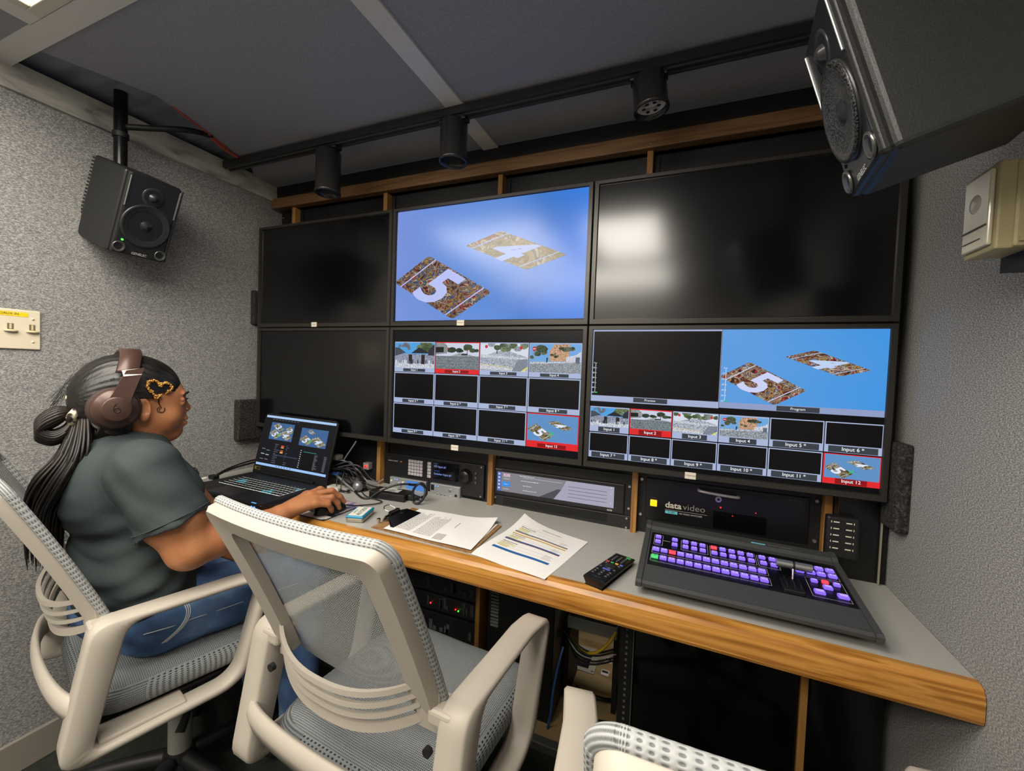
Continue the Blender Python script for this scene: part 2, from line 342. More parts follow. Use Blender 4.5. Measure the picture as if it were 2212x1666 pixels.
def street(b, F, x0, z0, x1, z1, n, k):
    "the four street camera pictures"
    w, h = x1 - x0, z1 - z0
    def g(u, v): return (x0 + u * w, z0 + v * h)
    def P(pts, c, kk=1): b.poly([F(*g(u, v), k + kk) for u, v in pts], EMN(c))
    sky = {1: '#4f9fdd', 2: '#c9cfe2', 3: '#d4d9e6', 4: '#6fa5dc'}[n]
    rect(b, F, x0, z0, x1, z1, EM(sky), k)
    rnd = random.Random(n * 7 + int(w * 1000))
    def blob(u, v, ru, rv, c, kk=2, m=9): P([(min(1, max(0, u + ru * math.cos(a) * (1 + .25 * rnd.random()))), min(1, max(0, v + rv * math.sin(a) * (1 + .25 * rnd.random())))) for a in [2 * math.pi * i / m for i in range(m)]], c, kk)
    if n == 1:
        P([(0, 0), (1, 0), (1, .18), (0, .18)], '#c6ccd8', 1); P([(0, .18), (1, .18), (1, .55), (0, .55)], '#8c93a6', 1)
        for i in range(10): blob(.1 + rnd.random() * .3, .75 + rnd.random() * .25, .04, .06, '#6a6f7a', 2)
        for i in range(12): blob(.62 + rnd.random() * .38, .72 + rnd.random() * .25, .08, .1, rnd.choice(['#51613e', '#6f7b56', '#3d4a36']), 2)
        P([(0, .45), (.28, .6), (.1, .8), (0, .8)], '#454a56', 3); P([(.42, .58), (.62, .82), (.85, .62), (.85, .58)], '#23262e', 3); P([(.85, .5), (1, .5), (1, .95), (.85, .7)], '#2c2e38', 3)
        for u in (.36, .4, .68, .72): P([(u, .15), (u + .05, .15), (u + .05, .5), (u + .02, .55), (u, .5)], '#2a2426', 4)
        for i in range(16): u = rnd.random(); P([(u, .16), (u + .03, .16), (u + .03, .22 + .15 * rnd.random()), (u, .3)], rnd.choice(['#e8ebf2', '#3a3f4c', '#b9bfcc', '#5a6070']), 4)
    if n == 2:
        P([(0, 0), (1, 0), (1, .5), (0, .5)], '#6f7a80', 1); P([(.35, .5), (.55, .62), (.62, .62), (.95, .5)], '#9aa3a8', 2)
        P([(0, .55), (.27, .6), (.27, .9), (.2, 1), (0, 1)], '#8b9092', 2); P([(0, .62), (.19, .64), (.19, .84), (0, .84)], '#14181a', 3)
        for u, v, r in [(.38, .73, .09), (.55, .72, .07), (.6, .7, .05), (.75, .85, .09), (.72, .78, .06), (.86, .72, .07), (.95, .72, .05), (.33, .7, .05)]: blob(u, v, r, r * 1.1, rnd.choice(['#2f4030', '#3d5238', '#26352b']), 3)
        P([(.735, .55), (.75, .55), (.75, .85), (.735, .85)], '#5a4a40', 4)
        for v in (.12, .24, .36): P([(0, v), (1, v + .01), (1, v + .03), (0, v + .02)], '#7f8a90', 2)
        P([(.6, .54), (.75, .54), (.75, .6), (.62, .6)], '#23282c', 4); blob(.29, .8, .015, .03, '#b02830', 4); blob(.74, .74, .015, .03, '#b02830', 5)
    if n == 3:
        P([(0, 0), (1, 0), (1, .5), (.62, .72), (.4, .72), (0, .5)], '#a3abb8', 1)
        for i in range(16): u = rnd.random(); blob(u, .78 + .22 * rnd.random(), .07, .09, rnd.choice(['#5f6f55', '#48583f', '#7c8a70', '#8f99a0']), 2)
        P([(0, .48), (1, .42), (1, .5), (0, .6)], '#c2c8d2', 2); P([(0, .05), (.75, .0), (1, .0), (1, .04), (0, .22)], '#c7cbd4', 2)
        P([(0, .22), (.7, .12), (.7, .14), (0, .25)], '#d8c98a', 3); P([(.68, 0), (.8, .42), (1, .45), (1, .12), (.9, 0)], '#7f8794', 3)
        P([(.86, 0), (.9, 0), (1, .1), (1, .18)], '#e8dc6a', 4); blob(.13, .88, .03, .06, '#c23a40', 4); blob(.86, .85, .03, .06, '#c23a40', 4)
        P([(.35, .63), (.37, .63), (.37, .74), (.35, .74)], '#2a2c32', 4)
    if n == 4:
        P([(0, 0), (1, 0), (1, .38), (0, .38)], '#8d949c', 1); P([(.4, .4), (.4, .75), (.48, .98), (.78, 1), (.78, .4)], '#c29a7c', 2)
        for i in range(12): u = .42 + .3 * rnd.random(); v = .5 + .45 * rnd.random(); P([(u, v), (u + .02, v), (u + .02, v + .05), (u, v + .05)], '#7a5a4c', 3)
        P([(.72, .4), (1, .38), (1, .75), (.9, .62), (.72, .55)], '#c9cede', 3)
        for u, v, r in [(.2, .8, .16), (.12, .62, .1), (.26, .66, .08), (.7, .78, .11), (.62, .8, .07), (.8, .8, .07), (.5, .55, .05), (.42, .6, .04), (.03, .5, .06)]:
            for j in range(3): blob(u + .05 * rnd.random(), v + .05 * rnd.random(), r * .6, r * .7, rnd.choice(['#3a4232', '#55604a', '#2c3428', '#6a6f5c']), 4)
        P([(.9, .35), (.98, .35), (.98, .55), (.9, .55)], '#5a6878', 4); P([(0, .28), (.9, .36), (.9, .4), (0, .36)], '#b9c0cc', 5)
        P([(.085, .4), (.1, .4), (.1, .8), (.085, .8)], '#8a8f96', 5); blob(.093, .82, .04, .075, '#b8323a', 6); P([(.065, .81), (.12, .81), (.12, .835), (.065, .835)], '#f0f0f0', 7)
        P([(.34, .35), (.36, .35), (.37, .52), (.34, .52)], '#20242c', 6)
def tile(b, F, x0, z1, x1, z0, lab, live, k=2, frac=.20, pic=None, star=True, bw=.0045):
    bc = '#e02a2e' if live else '#a9b5d6'; tb = '#8f1216' if live else '#3a4048'
    rect(b, F, x0 + .001, z0 + .001, x1 - .001, z1 - .001, EM(bc), k)
    h = z1 - z0; ih = z0 + h * frac
    if pic: street(b, F, x0 + .003, ih, x1 - .003, z1 - .004, pic, k + 1)
    elif live: pass
    else: rect(b, F, x0 + bw, ih, x1 - bw, z1 - bw, EM('#0b0a0c'), k + 1)
    c = (x0 + x1) / 2; w = x1 - x0
    rect(b, F, c - w * .27 if frac < .25 else c - w * .42, z0 + h * .025, c + w * .27 if frac < .25 else c + w * .42, z0 + h * (frac - .03), EM(tb), k + 1)
    zc = z0 + h * frac * .5
    b.text(lab + (' *' if star and not pic and not live else ''), lambda a, q: F(c + a, zc + q, k + 2), h * frac * .46, EM('#f2f4fa'), bold=.01)
def cards12(b, F, x0, z1, x1, z0, k):
    "input twelve: the small picture of the two cards"
    w, h = x1 - x0, z1 - z0
    rect(b, F, x0 + .004, z0 + h * .2, x1 - .004, z1 - .004, EM('#5f8fc4'), k + 1)
    def g(u, v): return (x0 + u * w, z0 + v * h)
    card(b, F, g(.19, .70), g(.53, .38), g(.02, .53), '5', CARDB, k + 2, EM('#dfe8fb'), clip=(x0 + .005, z0 + .2 * h, x1 - .005, z1 - .005))
    card(b, F, g(.58, .82), g(.90, .62), g(.40, .75), '4', CARDB, k + 2, EM('#dfe8fb'))
    for (u0, v0, u1, v1) in ((.42, .52, .56, .38), (.53, .50, .44, .36)):
        b.poly([F(*g(u0, v0), k + 4), F(*g(u0 + .02, v0), k + 4), F(*g(u1 + .01, v1), k + 4), F(*g(u1 - .01, v1), k + 4)][::-1], EM('#2fc45a'))
M_bez = MAT('bezel_plastic', '#3c3a36', .3, .45, .5)
M_off = MAT('screen_off', '#08080a', .17, 0, .75)
def tv(x0, ztop, label, content=None, sticker=None, w=.73):
    h = .4256; zb = ztop - h; g = .0012
    t = thing('video_monitor', label, 'monitor', (x0 + w / 2, .03, zb), 0, 'black flat monitors in the wall of six')
    b = MB(); sx0, sx1, sz0, sz1 = x0 + .0165, x0 + w - .0165, zb + .0185, ztop - .0145
    X0, X1, Z0, Z1 = x0 + g, x0 + w - g, zb + g, ztop - g
    b.box(X0 + .01, X1 - .01, .012, .052, Z0 + .01, Z1 - .01, M_dark, .004); b.build('back_casing', t)
    b = MB()   # mitred bezel: outer lip, flat face, inner step
    def ring(a, c): 
        for i in range(4): b.quad(a[i], a[(i + 1) % 4], c[(i + 1) % 4], c[i], M_bez)
    def rc(d, y): return [(X0 + d, y, Z0 + d), (X1 - d, y, Z0 + d), (X1 - d, y, Z1 - d), (X0 + d, y, Z1 - d)]
    ring(rc(0, .05), rc(0, -.002)); ring(rc(0, -.002), rc(.002, -.005)); ring(rc(.002, -.005), [(sx0 - .002, -.005, sz0 - .002), (sx1 + .002, -.005, sz0 - .002), (sx1 + .002, -.005, sz1 + .002), (sx0 - .002, -.005, sz1 + .002)])
    ring([(sx0 - .002, -.005, sz0 - .002), (sx1 + .002, -.005, sz0 - .002), (sx1 + .002, -.005, sz1 + .002), (sx0 - .002, -.005, sz1 + .002)], [(sx0, .002, sz0), (sx1, .002, sz0), (sx1, .002, sz1), (sx0, .002, sz1)])
    b.build('bezel', t)
    b = MB(); b.quad((sx0, .0015, sz0), (sx1, .0015, sz0), (sx1, .0015, sz1), (sx0, .0015, sz1), M_off)
    if content: content(b, lambda x, z, k: (x, .0015 + yl(k + 1), z), sx0, sz0, sx1, sz1)
    b.build('screen', t)
    if sticker:
        c = x0 + sticker[0]; b = MB(); b.box(c - .014, c + .014, -.0065, -.004, zb + .002, zb + .020, MAT('sticker', '#d8d0be', .6))
        b.text(sticker[1], lambda a, q: (c + a, -.0067, zb + .011 + q), .0035, M_ink); b.build('sticker', t)
    return t
def prog(b, F, x0, z0, x1, z1):
    m = gradient('programme_blue', [(0, '#7690d8'), (.45, '#5285d4'), (.7, '#3272c8'), (1, '#2576dc')], 0)  # blue ramp is partly picture content, partly reflection painted in
    rect(b, F, .0195, 1.3812, .7165, 1.7735, m, 0)
    wt = EM('#b7c0f4')
    card(b, F, (.157, 1.607), (.404, 1.471), (.012, 1.520), '5', CARD, 1, wt, clip=(.021, 1.3825, .715, 1.772), x_off=.47)
    card(b, F, (.432, 1.668), (.655, 1.575), (.300, 1.630), '4', CARDF, 1, EM('#b9c6f2'))
def multi12(b, F, x0, z0, x1, z1):
    rect(b, F, x0, z0, x1, z1, EM('#0a0b10'), 0)
    xs = [.0215, .195, .3685, .5435, .7145]; zs = [1.307, 1.1972, 1.0855, .9752]
    for r in range(3):
        for c in range(4):
            i = r * 4 + c + 1; live = i in (2, 12)
            tile(b, F, xs[c], zs[r], xs[c + 1], zs[r + 1], 'Input %d' % i, live, 1, .165 if i > 4 else .15, pic=i if i <= 4 else None)
            if i == 12: cards12(b, F, xs[c], zs[r], xs[c + 1], zs[r + 1], 1)
def meter(b, F, x, z0, z1, k):
    rect(b, F, x, z0, x + .0012, z1, EM('#dfe6f5'), k)
    for i in range(7):
        z = z0 + (z1 - z0) * i / 6; b.text(('0', '-10', '-20', '-30', '-40', '-50', '-60')[6 - i], lambda a, q: F(x - .002 + a, z + q, k), .0045, EM('#e8ecf5'), 'r'); rect(b, F, x, z - .0005, x + .004, z + .0005, EM('#dfe6f5'), k)
    rect(b, F, x, z0 - .001, x + .008, z0 + .0022, EM('#35c26a'), k + 1)
def multi_pp(b, F, x0, z0, x1, z1):
    rect(b, F, x0, z0, x1, z1, EM('#060608'), 0)
    rect(b, F, .7445, 1.1345, 1.0905, 1.3458, EM('#a3aed0'), 1); rect(b, F, .7485, 1.152, 1.0895, 1.3415, EM('#0b0a0c'), 2)
    rect(b, F, 1.0915, 1.1365, 1.4465, 1.3458, EM('#8f9cc4'), 1); rect(b, F, 1.0925, 1.152, 1.446, 1.3455, gradient('programme_small', [(0, '#6f9fe0'), (.6, '#4f97dc'), (1, '#3f93e0')], 0), 2)
    for xc, s in ((.915, 'Preview'), (1.27, 'Program')):
        rect(b, F, xc - .046, 1.1375, xc + .046, 1.1505, EM('#3a3e46'), 3); b.text(s, lambda a, q: F(xc + a, 1.144 + q, 4), .0068, EM('#f2f4fa'))
    card(b, F, (1.158, 1.261), (1.287, 1.192), (1.089, 1.220), '5', CARDQ, 3, EM('#c9d2f6'), clip=(1.0925, 1.152, 1.446, 1.345), x_off=.47)
    card(b, F, (1.299, 1.293), (1.414, 1.247), (1.236, 1.276), '4', CARDQ, 3, EM('#bcd0f0'))
    meter(b, F, .7565, 1.16, 1.248, 4); meter(b, F, 1.1035, 1.155, 1.243, 6)
    xs = [.7455, .861, .977, 1.0935, 1.211, 1.329, 1.446]; zs = [1.120, 1.0430, .9655]
    for r in range(2):
        for c in range(6):
            i = r * 6 + c + 1; live = i in (2, 12)
            tile(b, F, xs[c], zs[r] - (.001 if r else 0), xs[c + 1], zs[r + 1], 'Input %d' % i, live, 1, .26 if i > 4 and not live else .24, pic=i if i <= 4 else None, bw=.0035)
            if i == 12: cards12(b, F, xs[c], zs[r], xs[c + 1], zs[r + 1], 1)

tv(-.7006, 1.7856, 'switched-off monitor in the top row beside the left wall', None, (.33, 'PREVIEW'), .7006)
tv(0, 1.7856, 'monitor showing large 5 and 4 cards on blue, middle of the top row', prog, (.295, 'PROGRAM'))
tv(.73, 1.7856, 'switched-off monitor with a pale lamp glow, right of the top row', None)
tv(-.7006, 1.36, 'switched-off monitor in the bottom row behind the laptop', None, None, .7006)
tv(0, 1.36, 'monitor with a grid of twelve input tiles, middle of the bottom row', multi12, (.288, 'MULTIVIEW'))
tv(.73, 1.36, 'monitor with preview and program windows over input tiles, bottom right', multi_pp, (.30, 'CV MULTIVIEW'))
# ================================================================= TRACK LIGHTING
t = thing('lighting_track', 'long black ceiling track running above the monitors', 'track', (.4, -.13, ZC))
b = MB(); b.box(XL + .03, 1.45, -.155, -.115, ZC - .03, ZC - .0065, MAT('track_black', '#2c2c2d', .35)); b.box(XL + .03, 1.45, -.146, -.142, ZC - .034, ZC - .03, MAT('track_lip', '#58585a', .3, .5)); b.box(XL + .03, 1.45, -.128, -.124, ZC - .034, ZC - .03, MAT('track_lip', '#58585a', .3, .5)); b.build('rail', t)
def spot(x, y, z0, z1, label, on=False, tilt=0.):
    t = thing('track_spotlight', label, 'spotlight', (x, y, ZC - .034), 0, 'cylinder spotlights on the black track')
    M_sp = MAT('spot_black', '#3c3b3a', .27, .55); A = T(x, y, z1) @ RY(tilt) @ T(-x, -y, -z1)
    b = MB(A); r = .041
    b.lathe([(0, 0), (r * .9, 0), (r, -.006), (r, z0 - z1 + .012), (r * 1.05, z0 - z1 + .008), (r * 1.05, z0 - z1), (r * .92, z0 - z1), (r * .85, z0 - z1 + .012)], M_sp, 40, T(x, y, z1)); b.build('lamp_housing', t)
    b = MB(A); b.lathe([(r * .85, z0 - z1 + .012), (r * .5, z0 - z1 + (.016 if on else .05)), (0, z0 - z1 + (.018 if on else .055))], MAT('lamp_face', '#c9c8c4', .3, .2) if on else M_black, 32, T(x, y, z1))
    if on:
        for i in range(6): a = i * math.pi / 3; b.cyl((x + .018 * math.cos(a), y + .018 * math.sin(a), z0 + .014), (x + .018 * math.cos(a), y + .018 * math.sin(a), z0 + .008), .005, M_chrome, n=10)
    b.build('bulb', t)
    b = MB(); b.box(x - .045, x + .045, -.152, -.118, ZC - .046, ZC - .034, M_sp, .003); b.cyl((x, y, ZC - .046), (x, y, z1 - .004), .014, M_sp, n=14); b.build('mount', t)
spot(-.176, -.135, 1.808, 1.955, 'leftmost cylinder spotlight, nearest the left wall')
spot(.325, -.135, 1.838, 1.958, 'middle cylinder spotlight hanging above the lit programme monitor')
spot(.885, -.135, 1.878, 1.962, 'right cylinder spotlight with a pale lamp face visible', True, -.12)
# wood strip seen at the right end of the track
# ================================================================= LOUDSPEAKERS
def glines(txt): pass
def speaker(v, label, green):
    X = T(v[0], v[1], v[2]) @ RZ(v[3]) @ RX(v[4]); Wd, H, D = .151, .247, .191
    t = thing('studio_loudspeaker', label, 'loudspeaker', (v[0], v[1], v[2]), 0, 'black studio loudspeakers')
    M_sk = NOISE('speaker_paint', ['#191a1a', '#212222'], 500, .42, .15, spec=.5)
    b = MB(X); b.box(-Wd / 2, Wd / 2, .012, D - .02, -H / 2, H / 2, M_sk, .008, 3); b.box(-Wd / 2 + .006, Wd / 2 - .006, -.0, .016, -H / 2 + .002, H / 2 - .002, M_sk, .006, 2)
    b.build('cabinet', t)
    b = MB(X)
    for i in range(22): z = -H / 2 + .012 + i * (H - .024) / 21; b.box(-Wd / 2 + .006, Wd / 2 - .006, D - .022, D, z - .0028, z + .0028, M_sk)
    b.build('heat_sink', t)
    b = MB(X); F = lambda r, d: (r, -d)
    RXm = T(0, 0, -.022) @ RX(math.pi / 2)
    b.lathe([(.066, 0), (.066, .003), (.060, .004), (.056, .001), (.050, .003), (.046, .0), (.022, -.004), (.018, -.002), (.012, .004), (0, .007)], MAT('cone', '#2a2a2b', .33, .1, .6), 40, RXm); b.build('woofer', t)
    if not green: b = MB(X); b.lathe([(.0665, .004), (.066, .006), (.058, .0065), (.046, .0045), (.030, .001), (0, -.001)], GRILLE, 40, RXm); b.build('grille', t)
    b = MB(X); TM = T(0, 0, .068) @ RX(math.pi / 2)
    b.lathe([(.030, .0), (.029, .002), (.016, -.003), (.0125, -.001), (.010, .006), (.005, .010), (0, .011)], MAT('tweeter', '#3a3a3c', .25, .3), 28, TM); b.build('tweeter', t)
    for sx in (-1, 1):
        b = MB(X); b.lathe([(.016, .001), (.0165, .004), (.013, .004), (.0095, -.001), (0, -.001)], MAT('port_ring', '#6f6f6c', .25, .7), 22, T(sx * .055, 0, -.100) @ RX(math.pi / 2)); b.build('port', t)
        b = MB(X); b.box(sx * .0655 - .0016, sx * .0655 + .0016, -.003, .002, .022, .112, MAT('handle_bar', '#8a8c8a', .3, .6), .002); b.build('side_bar', t)
    b = MB(X); b.text('GENELEC', lambda a, q: (a, -.0009, -.112 + q), .0075, MAT('badge', '#c9c9c5', .4), bold=.01, sx=.95); b.build('badge', t)
    b = MB(X); b.cyl((-.05, 0, -.078), (-.05, -.002, -.078), .0028, MAT('led_green', '#20ff30', .4, emit='#4cff3a', es=3.) if green else M_dark, n=10); b.build('indicator_light', t)
    b = MB(X); b.box(Wd / 2 - .0045, Wd / 2 - .002, -.0012, .002, -H / 2 + .006, H / 2 - .006, MAT('edge_highlight', '#9a9b98' if not green else '#3a3b3a', .3, .5)) ; b.build('edge_highlight', t)  # strip added to imitate the highlight along the cabinet edge
    return t
def mesh_mat(name, dark, light, per, hole=.5, rough=.6, alpha=True, bump=.4, ru=1., mode='dot'):
    "woven mesh: grid of holes in UV metres; holes are open (alpha) or dark"
    if name in _mats: return _mats[name]
    m = bpy.data.materials.new(name); m.use_nodes = True; N = m.node_tree.nodes; L = m.node_tree.links; p = N['Principled BSDF']
    tc = N.new('ShaderNodeTexCoord'); s = N.new('ShaderNodeSeparateXYZ'); L.new(tc.outputs['UV'], s.inputs[0])
    def mth(op, a, c=None):
        q = N.new('ShaderNodeMath'); q.operation = op
        for i, x in enumerate((a, c)):
            if x is None: continue
            if isinstance(x, (int, float)): q.inputs[i].default_value = x
            else: L.new(x, q.inputs[i])
        return q.outputs[0]
    k = 2 * math.pi / per
    u = mth('MULTIPLY', s.outputs[0], k * ru); v = mth('MULTIPLY', s.outputs[1], k)
    a = mth('ADD', mth('MULTIPLY', mth('COSINE', mth('ADD', mth('MULTIPLY', u, .5), mth('MULTIPLY', v, .5))), .5), 0.)
    c = mth('MULTIPLY', mth('COSINE', mth('SUBTRACT', mth('MULTIPLY', u, .5), mth('MULTIPLY', v, .5))), .5)
    f = mth('ADD', mth('MULTIPLY', mth('ADD', a, c), mth('ADD', a, c)), 0.)      # 0..1, peaks form a staggered dot grid
    r = N.new('ShaderNodeValToRGB'); e = r.color_ramp.elements; e[0].position = hole - .12; e[0].color = lin(light); e[1].position = hole + .12; e[1].color = lin(dark); L.new(f, r.inputs[0])
    L.new(r.outputs[0], p.inputs['Base Color']); p.inputs['Roughness'].default_value = rough; p.inputs['Specular IOR Level'].default_value = .3
    if alpha:
        al = mth('LESS_THAN', f, hole); L.new(al, p.inputs['Alpha'])
    if bump:
        bp = N.new('ShaderNodeBump'); bp.inputs['Strength'].default_value = bump; bp.inputs['Distance'].default_value = .001; bp.invert = True; L.new(f, bp.inputs['Height']); L.new(bp.outputs[0], p.inputs['Normal'])
    _mats[name] = m; return m
GRILLE = NOISE('speaker_grille', ['#0c0c0c', '#4a4a48'], 420, .4, .1, kind='noise', lo=.47, hi=.53, metal=.3)
speaker((-.546, -.478, 1.638, 1.625, .389), 'black loudspeaker with green light, hung by the left wall', True)
speaker((1.179, -.543, 1.604, -1.662, .292), 'black loudspeaker close overhead at the upper right corner', False)
for sx, sy, z0, lab in ((-.655, -.497, 1.735, 'black pole holding the left loudspeaker to the ceiling'), (1.33, -.53, 1.70, 'black pole holding the right loudspeaker to the ceiling')):
    t = thing('speaker_pole', lab, 'bracket', (sx, sy, z0)); b = MB(); b.cyl((sx, sy, z0), (sx, sy, 2.034), .017, MAT('pole_black', '#1f1f20', .22, .5), n=24); b.build('tube', t)
    b = MB(); b.cyl((sx, sy, z0 + .16), (sx, sy, z0 + .175), .0205, M_dark, n=24)
    b.build('collar', t)
    b = MB(); b.box(sx - .02, sx + .02, sy - .02, sy + .02, z0 - .012, z0 + .004, M_dark, .003); b.build('bracket_plate', t)
b = MB(); b.tube([(-.64, -.49, 1.93), (-.60, -.44, 1.945), (-.56, -.36, 1.975), (-.57, -.28, 2.0)], .009, M_black, 8)
tag(b.build('speaker_cable'), 'black cable looping from the pole into the ceiling gap', 'cable')
# ================================================================= OFFICE CHAIRS
M_ch = MAT('chair_plastic', '#aaa296', .48, 0, .35)
M_knit = mesh_mat('knitted_border', '#6a6c6d', '#9fa1a0', .0046, .5, .7, False, 1.)
M_back = mesh_mat('back_mesh', '#6d7273', '#9fa3a2', .0042, .40, .7, True, .5)
M_seat = mesh_mat('seat_mesh', '#313435', '#85898a', .0038, .48, .75, False, 1.)
def ring_prism(b, outer, inner, hx, m, bev=.004, xf=None):
    "closed band: outer and inner outlines (y, z) with equal counts, extruded over x in -hx..hx, edges softened"
    n = len(outer); ce = [((o[0] + i[0]) / 2, (o[1] + i[1]) / 2) for o, i in zip(outer, inner)]
    def sh(p, c, d):
        v = Vector((c[0] - p[0], c[1] - p[1])); L = v.length or 1; return (p[0] + v.x / L * d, p[1] + v.y / L * d)
    loops = [(outer, -hx + bev, 0), (outer, hx - bev, 0), ([sh(p, c, bev) for p, c in zip(outer, ce)], hx, 0), ([sh(p, c, bev) for p, c in zip(inner, ce)], hx, 0),
             (inner, hx - bev, 0), (inner, -hx + bev, 0), ([sh(p, c, bev) for p, c in zip(inner, ce)], -hx, 0), ([sh(p, c, bev) for p, c in zip(outer, ce)], -hx, 0)]
    vs = []
    for lp, x, _ in loops: vs += [((x + (xf(p) if xf else 0)), p[0], p[1]) for p in lp]
    k = len(loops); fs = [(j * n + i, j * n + (i + 1) % n, ((j + 1) % k) * n + (i + 1) % n, ((j + 1) % k) * n + i) for j in range(k) for i in range(n)]
    return b.add(vs, fs, m, smooth=True)
def round2(P, rs, seg=7):
    out = []; n = len(P)
    for i in range(n):
        a, c, d = Vector(P[i - 1]), Vector(P[i]), Vector(P[(i + 1) % n]); r = rs[i]
        u1 = (a - c); u2 = (d - c); k = min(r, u1.length * .48, u2.length * .48); p0 = c + u1.normalized() * k; p1 = c + u2.normalized() * k
        for t in range(seg + 1):
            t /= seg; q = p0 * (1 - t) ** 2 + c * 2 * t * (1 - t) + p1 * t * t; out.append((q.x, q.y))
        # points along the straight run to the next corner
    return out
def dens(P, k=4):
    out = []; n = len(P)
    for i in range(n):
        a, c = P[i], P[(i + 1) % n]
        L = math.hypot(c[0] - a[0], c[1] - a[1]); m_ = k if L > .03 else 1
        for j in range(m_): out.append((a[0] + (c[0] - a[0]) * j / m_, a[1] + (c[1] - a[1]) * j / m_))
    return out
def make_chair():
    t = thing('office_chair', 'grey mesh office chair', 'chair', (0, 0, 0), 0, 'grey mesh-back office chairs along the worktop')
    WB, WT, Z0, Z1 = .205, .207, .625, .960
    def BP(u, s, off=0.):
        w = WB + (WT - WB) * s; z = Z0 + (Z1 - Z0) * s; y = -.190 - .132 * s - .02 * s * s - .016 * (1 - u * u) + off
        return Vector((u * w, y, z + off * .3))
    def outl(u1, s1, ru, rs, n=8, s0=0.):
        pts = [(-u1, s0 + (s1 - rs - s0) * i / 6) for i in range(7)]
        pts += [(-u1 + ru * (1 - math.cos(a)), s1 - rs + rs * math.sin(a)) for a in [math.pi / 2 * i / n for i in range(1, n + 1)]]
        k = 8; pts += [(-u1 + ru + (2 * u1 - 2 * ru) * i / k, s1) for i in range(1, k)]
        pts += [(u1 - ru * (1 - math.sin(a)), s1 - rs + rs * math.cos(a)) for a in [math.pi / 2 * i / n for i in range(0, n + 1)]]
        return pts + [(u1, s0 + (s1 - rs - s0) * i / 6) for i in range(5, -1, -1)]
    O = outl(1, 1, .11, .07); I = outl(.77, .87, .10, .07)
    b = MB(); n = len(O); L = []
    for lst, off in ((O, -.002), (O, .014), (I, .014), (I, .004), (I, -.004)): L.append([BP(u, s, off) for u, s in lst])
    L.insert(0, [BP(u * .975, s * .985 if s > .9 else s, -.010) for u, s in O])
    k = len(L); vs = [p for l in L for p in l]
    fs = [(((j + 1) % k) * n + i, ((j + 1) % k) * n + i + 1, j * n + i + 1, j * n + i) for j in range(k) for i in range(n - 1)]
    fs += [tuple(j * n for j in range(k)), tuple(j * n + n - 1 for j in range(k))[::-1]]
    b.add(vs, fs, M_ch, smooth=True)
    fr = b.build('back_frame', t); md = fr.modifiers.new('edge', 'EDGE_SPLIT'); md.split_angle = R_(50)
    # stretched mesh over the front of the frame
    b = MB(); nu, ns = 24, 24; vs = []; uv = []
    for j in range(ns + 1):
        for i in range(nu + 1):
            u = -.985 + 1.97 * i / nu; s = -.06 + 1.055 * j / ns
            if s > .93: 
                lim = 1 - .11 * (1 - math.sqrt(max(0, 1 - ((s - .93) / .07) ** 2))); u = max(-lim, min(lim, u))
            p = BP(u, s, .0165); vs.append(p); uv.append((p.x, p.z * 1.08))
    b.add(vs, [(j * (nu + 1) + i, j * (nu + 1) + i + 1, (j + 1) * (nu + 1) + i + 1, (j + 1) * (nu + 1) + i) for j in range(ns) for i in range(nu)], M_back, uvs=uv, smooth=True)
    b.build('back_mesh', t)
    b = MB(); pts = [BP(u * 1.0, s, .0165) for u, s in O]; b.tube(pts, .0085, M_knit, 10, sub=2)
    # uv for the knit
    N_ = 10
    for fi, f in enumerate(b.f):
        if len(f) == 4: b.uv[fi] = [((vi // N_) * .0120, (vi % N_ if not (vi % N_ == 0 and max(w % N_ for w in f) == N_ - 1) else N_) * .0052) for vi in f]
    b.build('knitted_border', t)
    # lumbar support: four bowed ribs between two end plates
    b = MB()
    def rib(z0, dz, h, bow, m=M_ch):
        K = 22; vs = []
        for i in range(K + 1):
            q = -1 + 2 * i / K; x = .178 * q; e = 1 - abs(q) ** 2.4; y = -.205 - bow * e - .26 * (z0 - .63) * .6; z = z0 - dz * e
            for dy, dz_ in ((-.004, -h / 2), (-.004, h / 2), (.004, h / 2), (.004, -h / 2)): vs.append((x, y + dy, z + dz_))
        fs = [(i * 4 + a, (i + 1) * 4 + a, (i + 1) * 4 + (a + 1) % 4, i * 4 + (a + 1) % 4) for i in range(K) for a in range(4)] + [(0, 1, 2, 3), (K * 4 + 3, K * 4 + 2, K * 4 + 1, K * 4)]
        b.add(vs, fs, m, smooth=True)
    rib(.692, .030, .010, .052); rib(.672, .034, .008, .050); rib(.652, .036, .008, .047); rib(.628, .036, .017, .044)
    for s in (-1, 1): b.prism([(s * .172, -.210, .615), (s * .205, -.196, .600), (s * .208, -.200, .69), (s * .19, -.212, .712), (s * .172, -.222, .702)], (0, .009, 0), M_ch)
    lu = b.build('lumbar_support', t); lu.modifiers.new('edge', 'EDGE_SPLIT').split_angle = R_(40)
    # rear band bowing round the seat
    b = MB(); K = 28; vs = []
    for i in range(K + 1):
        q = -1 + 2 * i / K; x = .238 * math.sin(q * math.pi / 2); e = math.cos(q * math.pi / 2); y = -.222 - .046 * e; z = .485 + .020 * e; h = .026
        tz = .010
        for dy, dz_ in ((-.005, -h), (-.011, 0), (-.005, h), (.003, h), (.006, 0), (.003, -h)): vs.append((x + dy * math.sin(q * 1.4) * -1, y + dy, z + dz_))
    b.add(vs, [(i * 6 + a, (i + 1) * 6 + a, (i + 1) * 6 + (a + 1) % 6, i * 6 + (a + 1) % 6) for i in range(K) for a in range(6)] + [tuple(range(6)), tuple(K * 6 + 5 - a for a in range(6))], M_ch, smooth=True)
    b.build('rear_band', t)
    # arms: closed loops
    Po = [(-.212, .664), (.130, .662), (.070, .392), (-.264, .384)]; Pi = [(-.156, .648), (.108, .647), (.050, .410), (-.212, .402)]
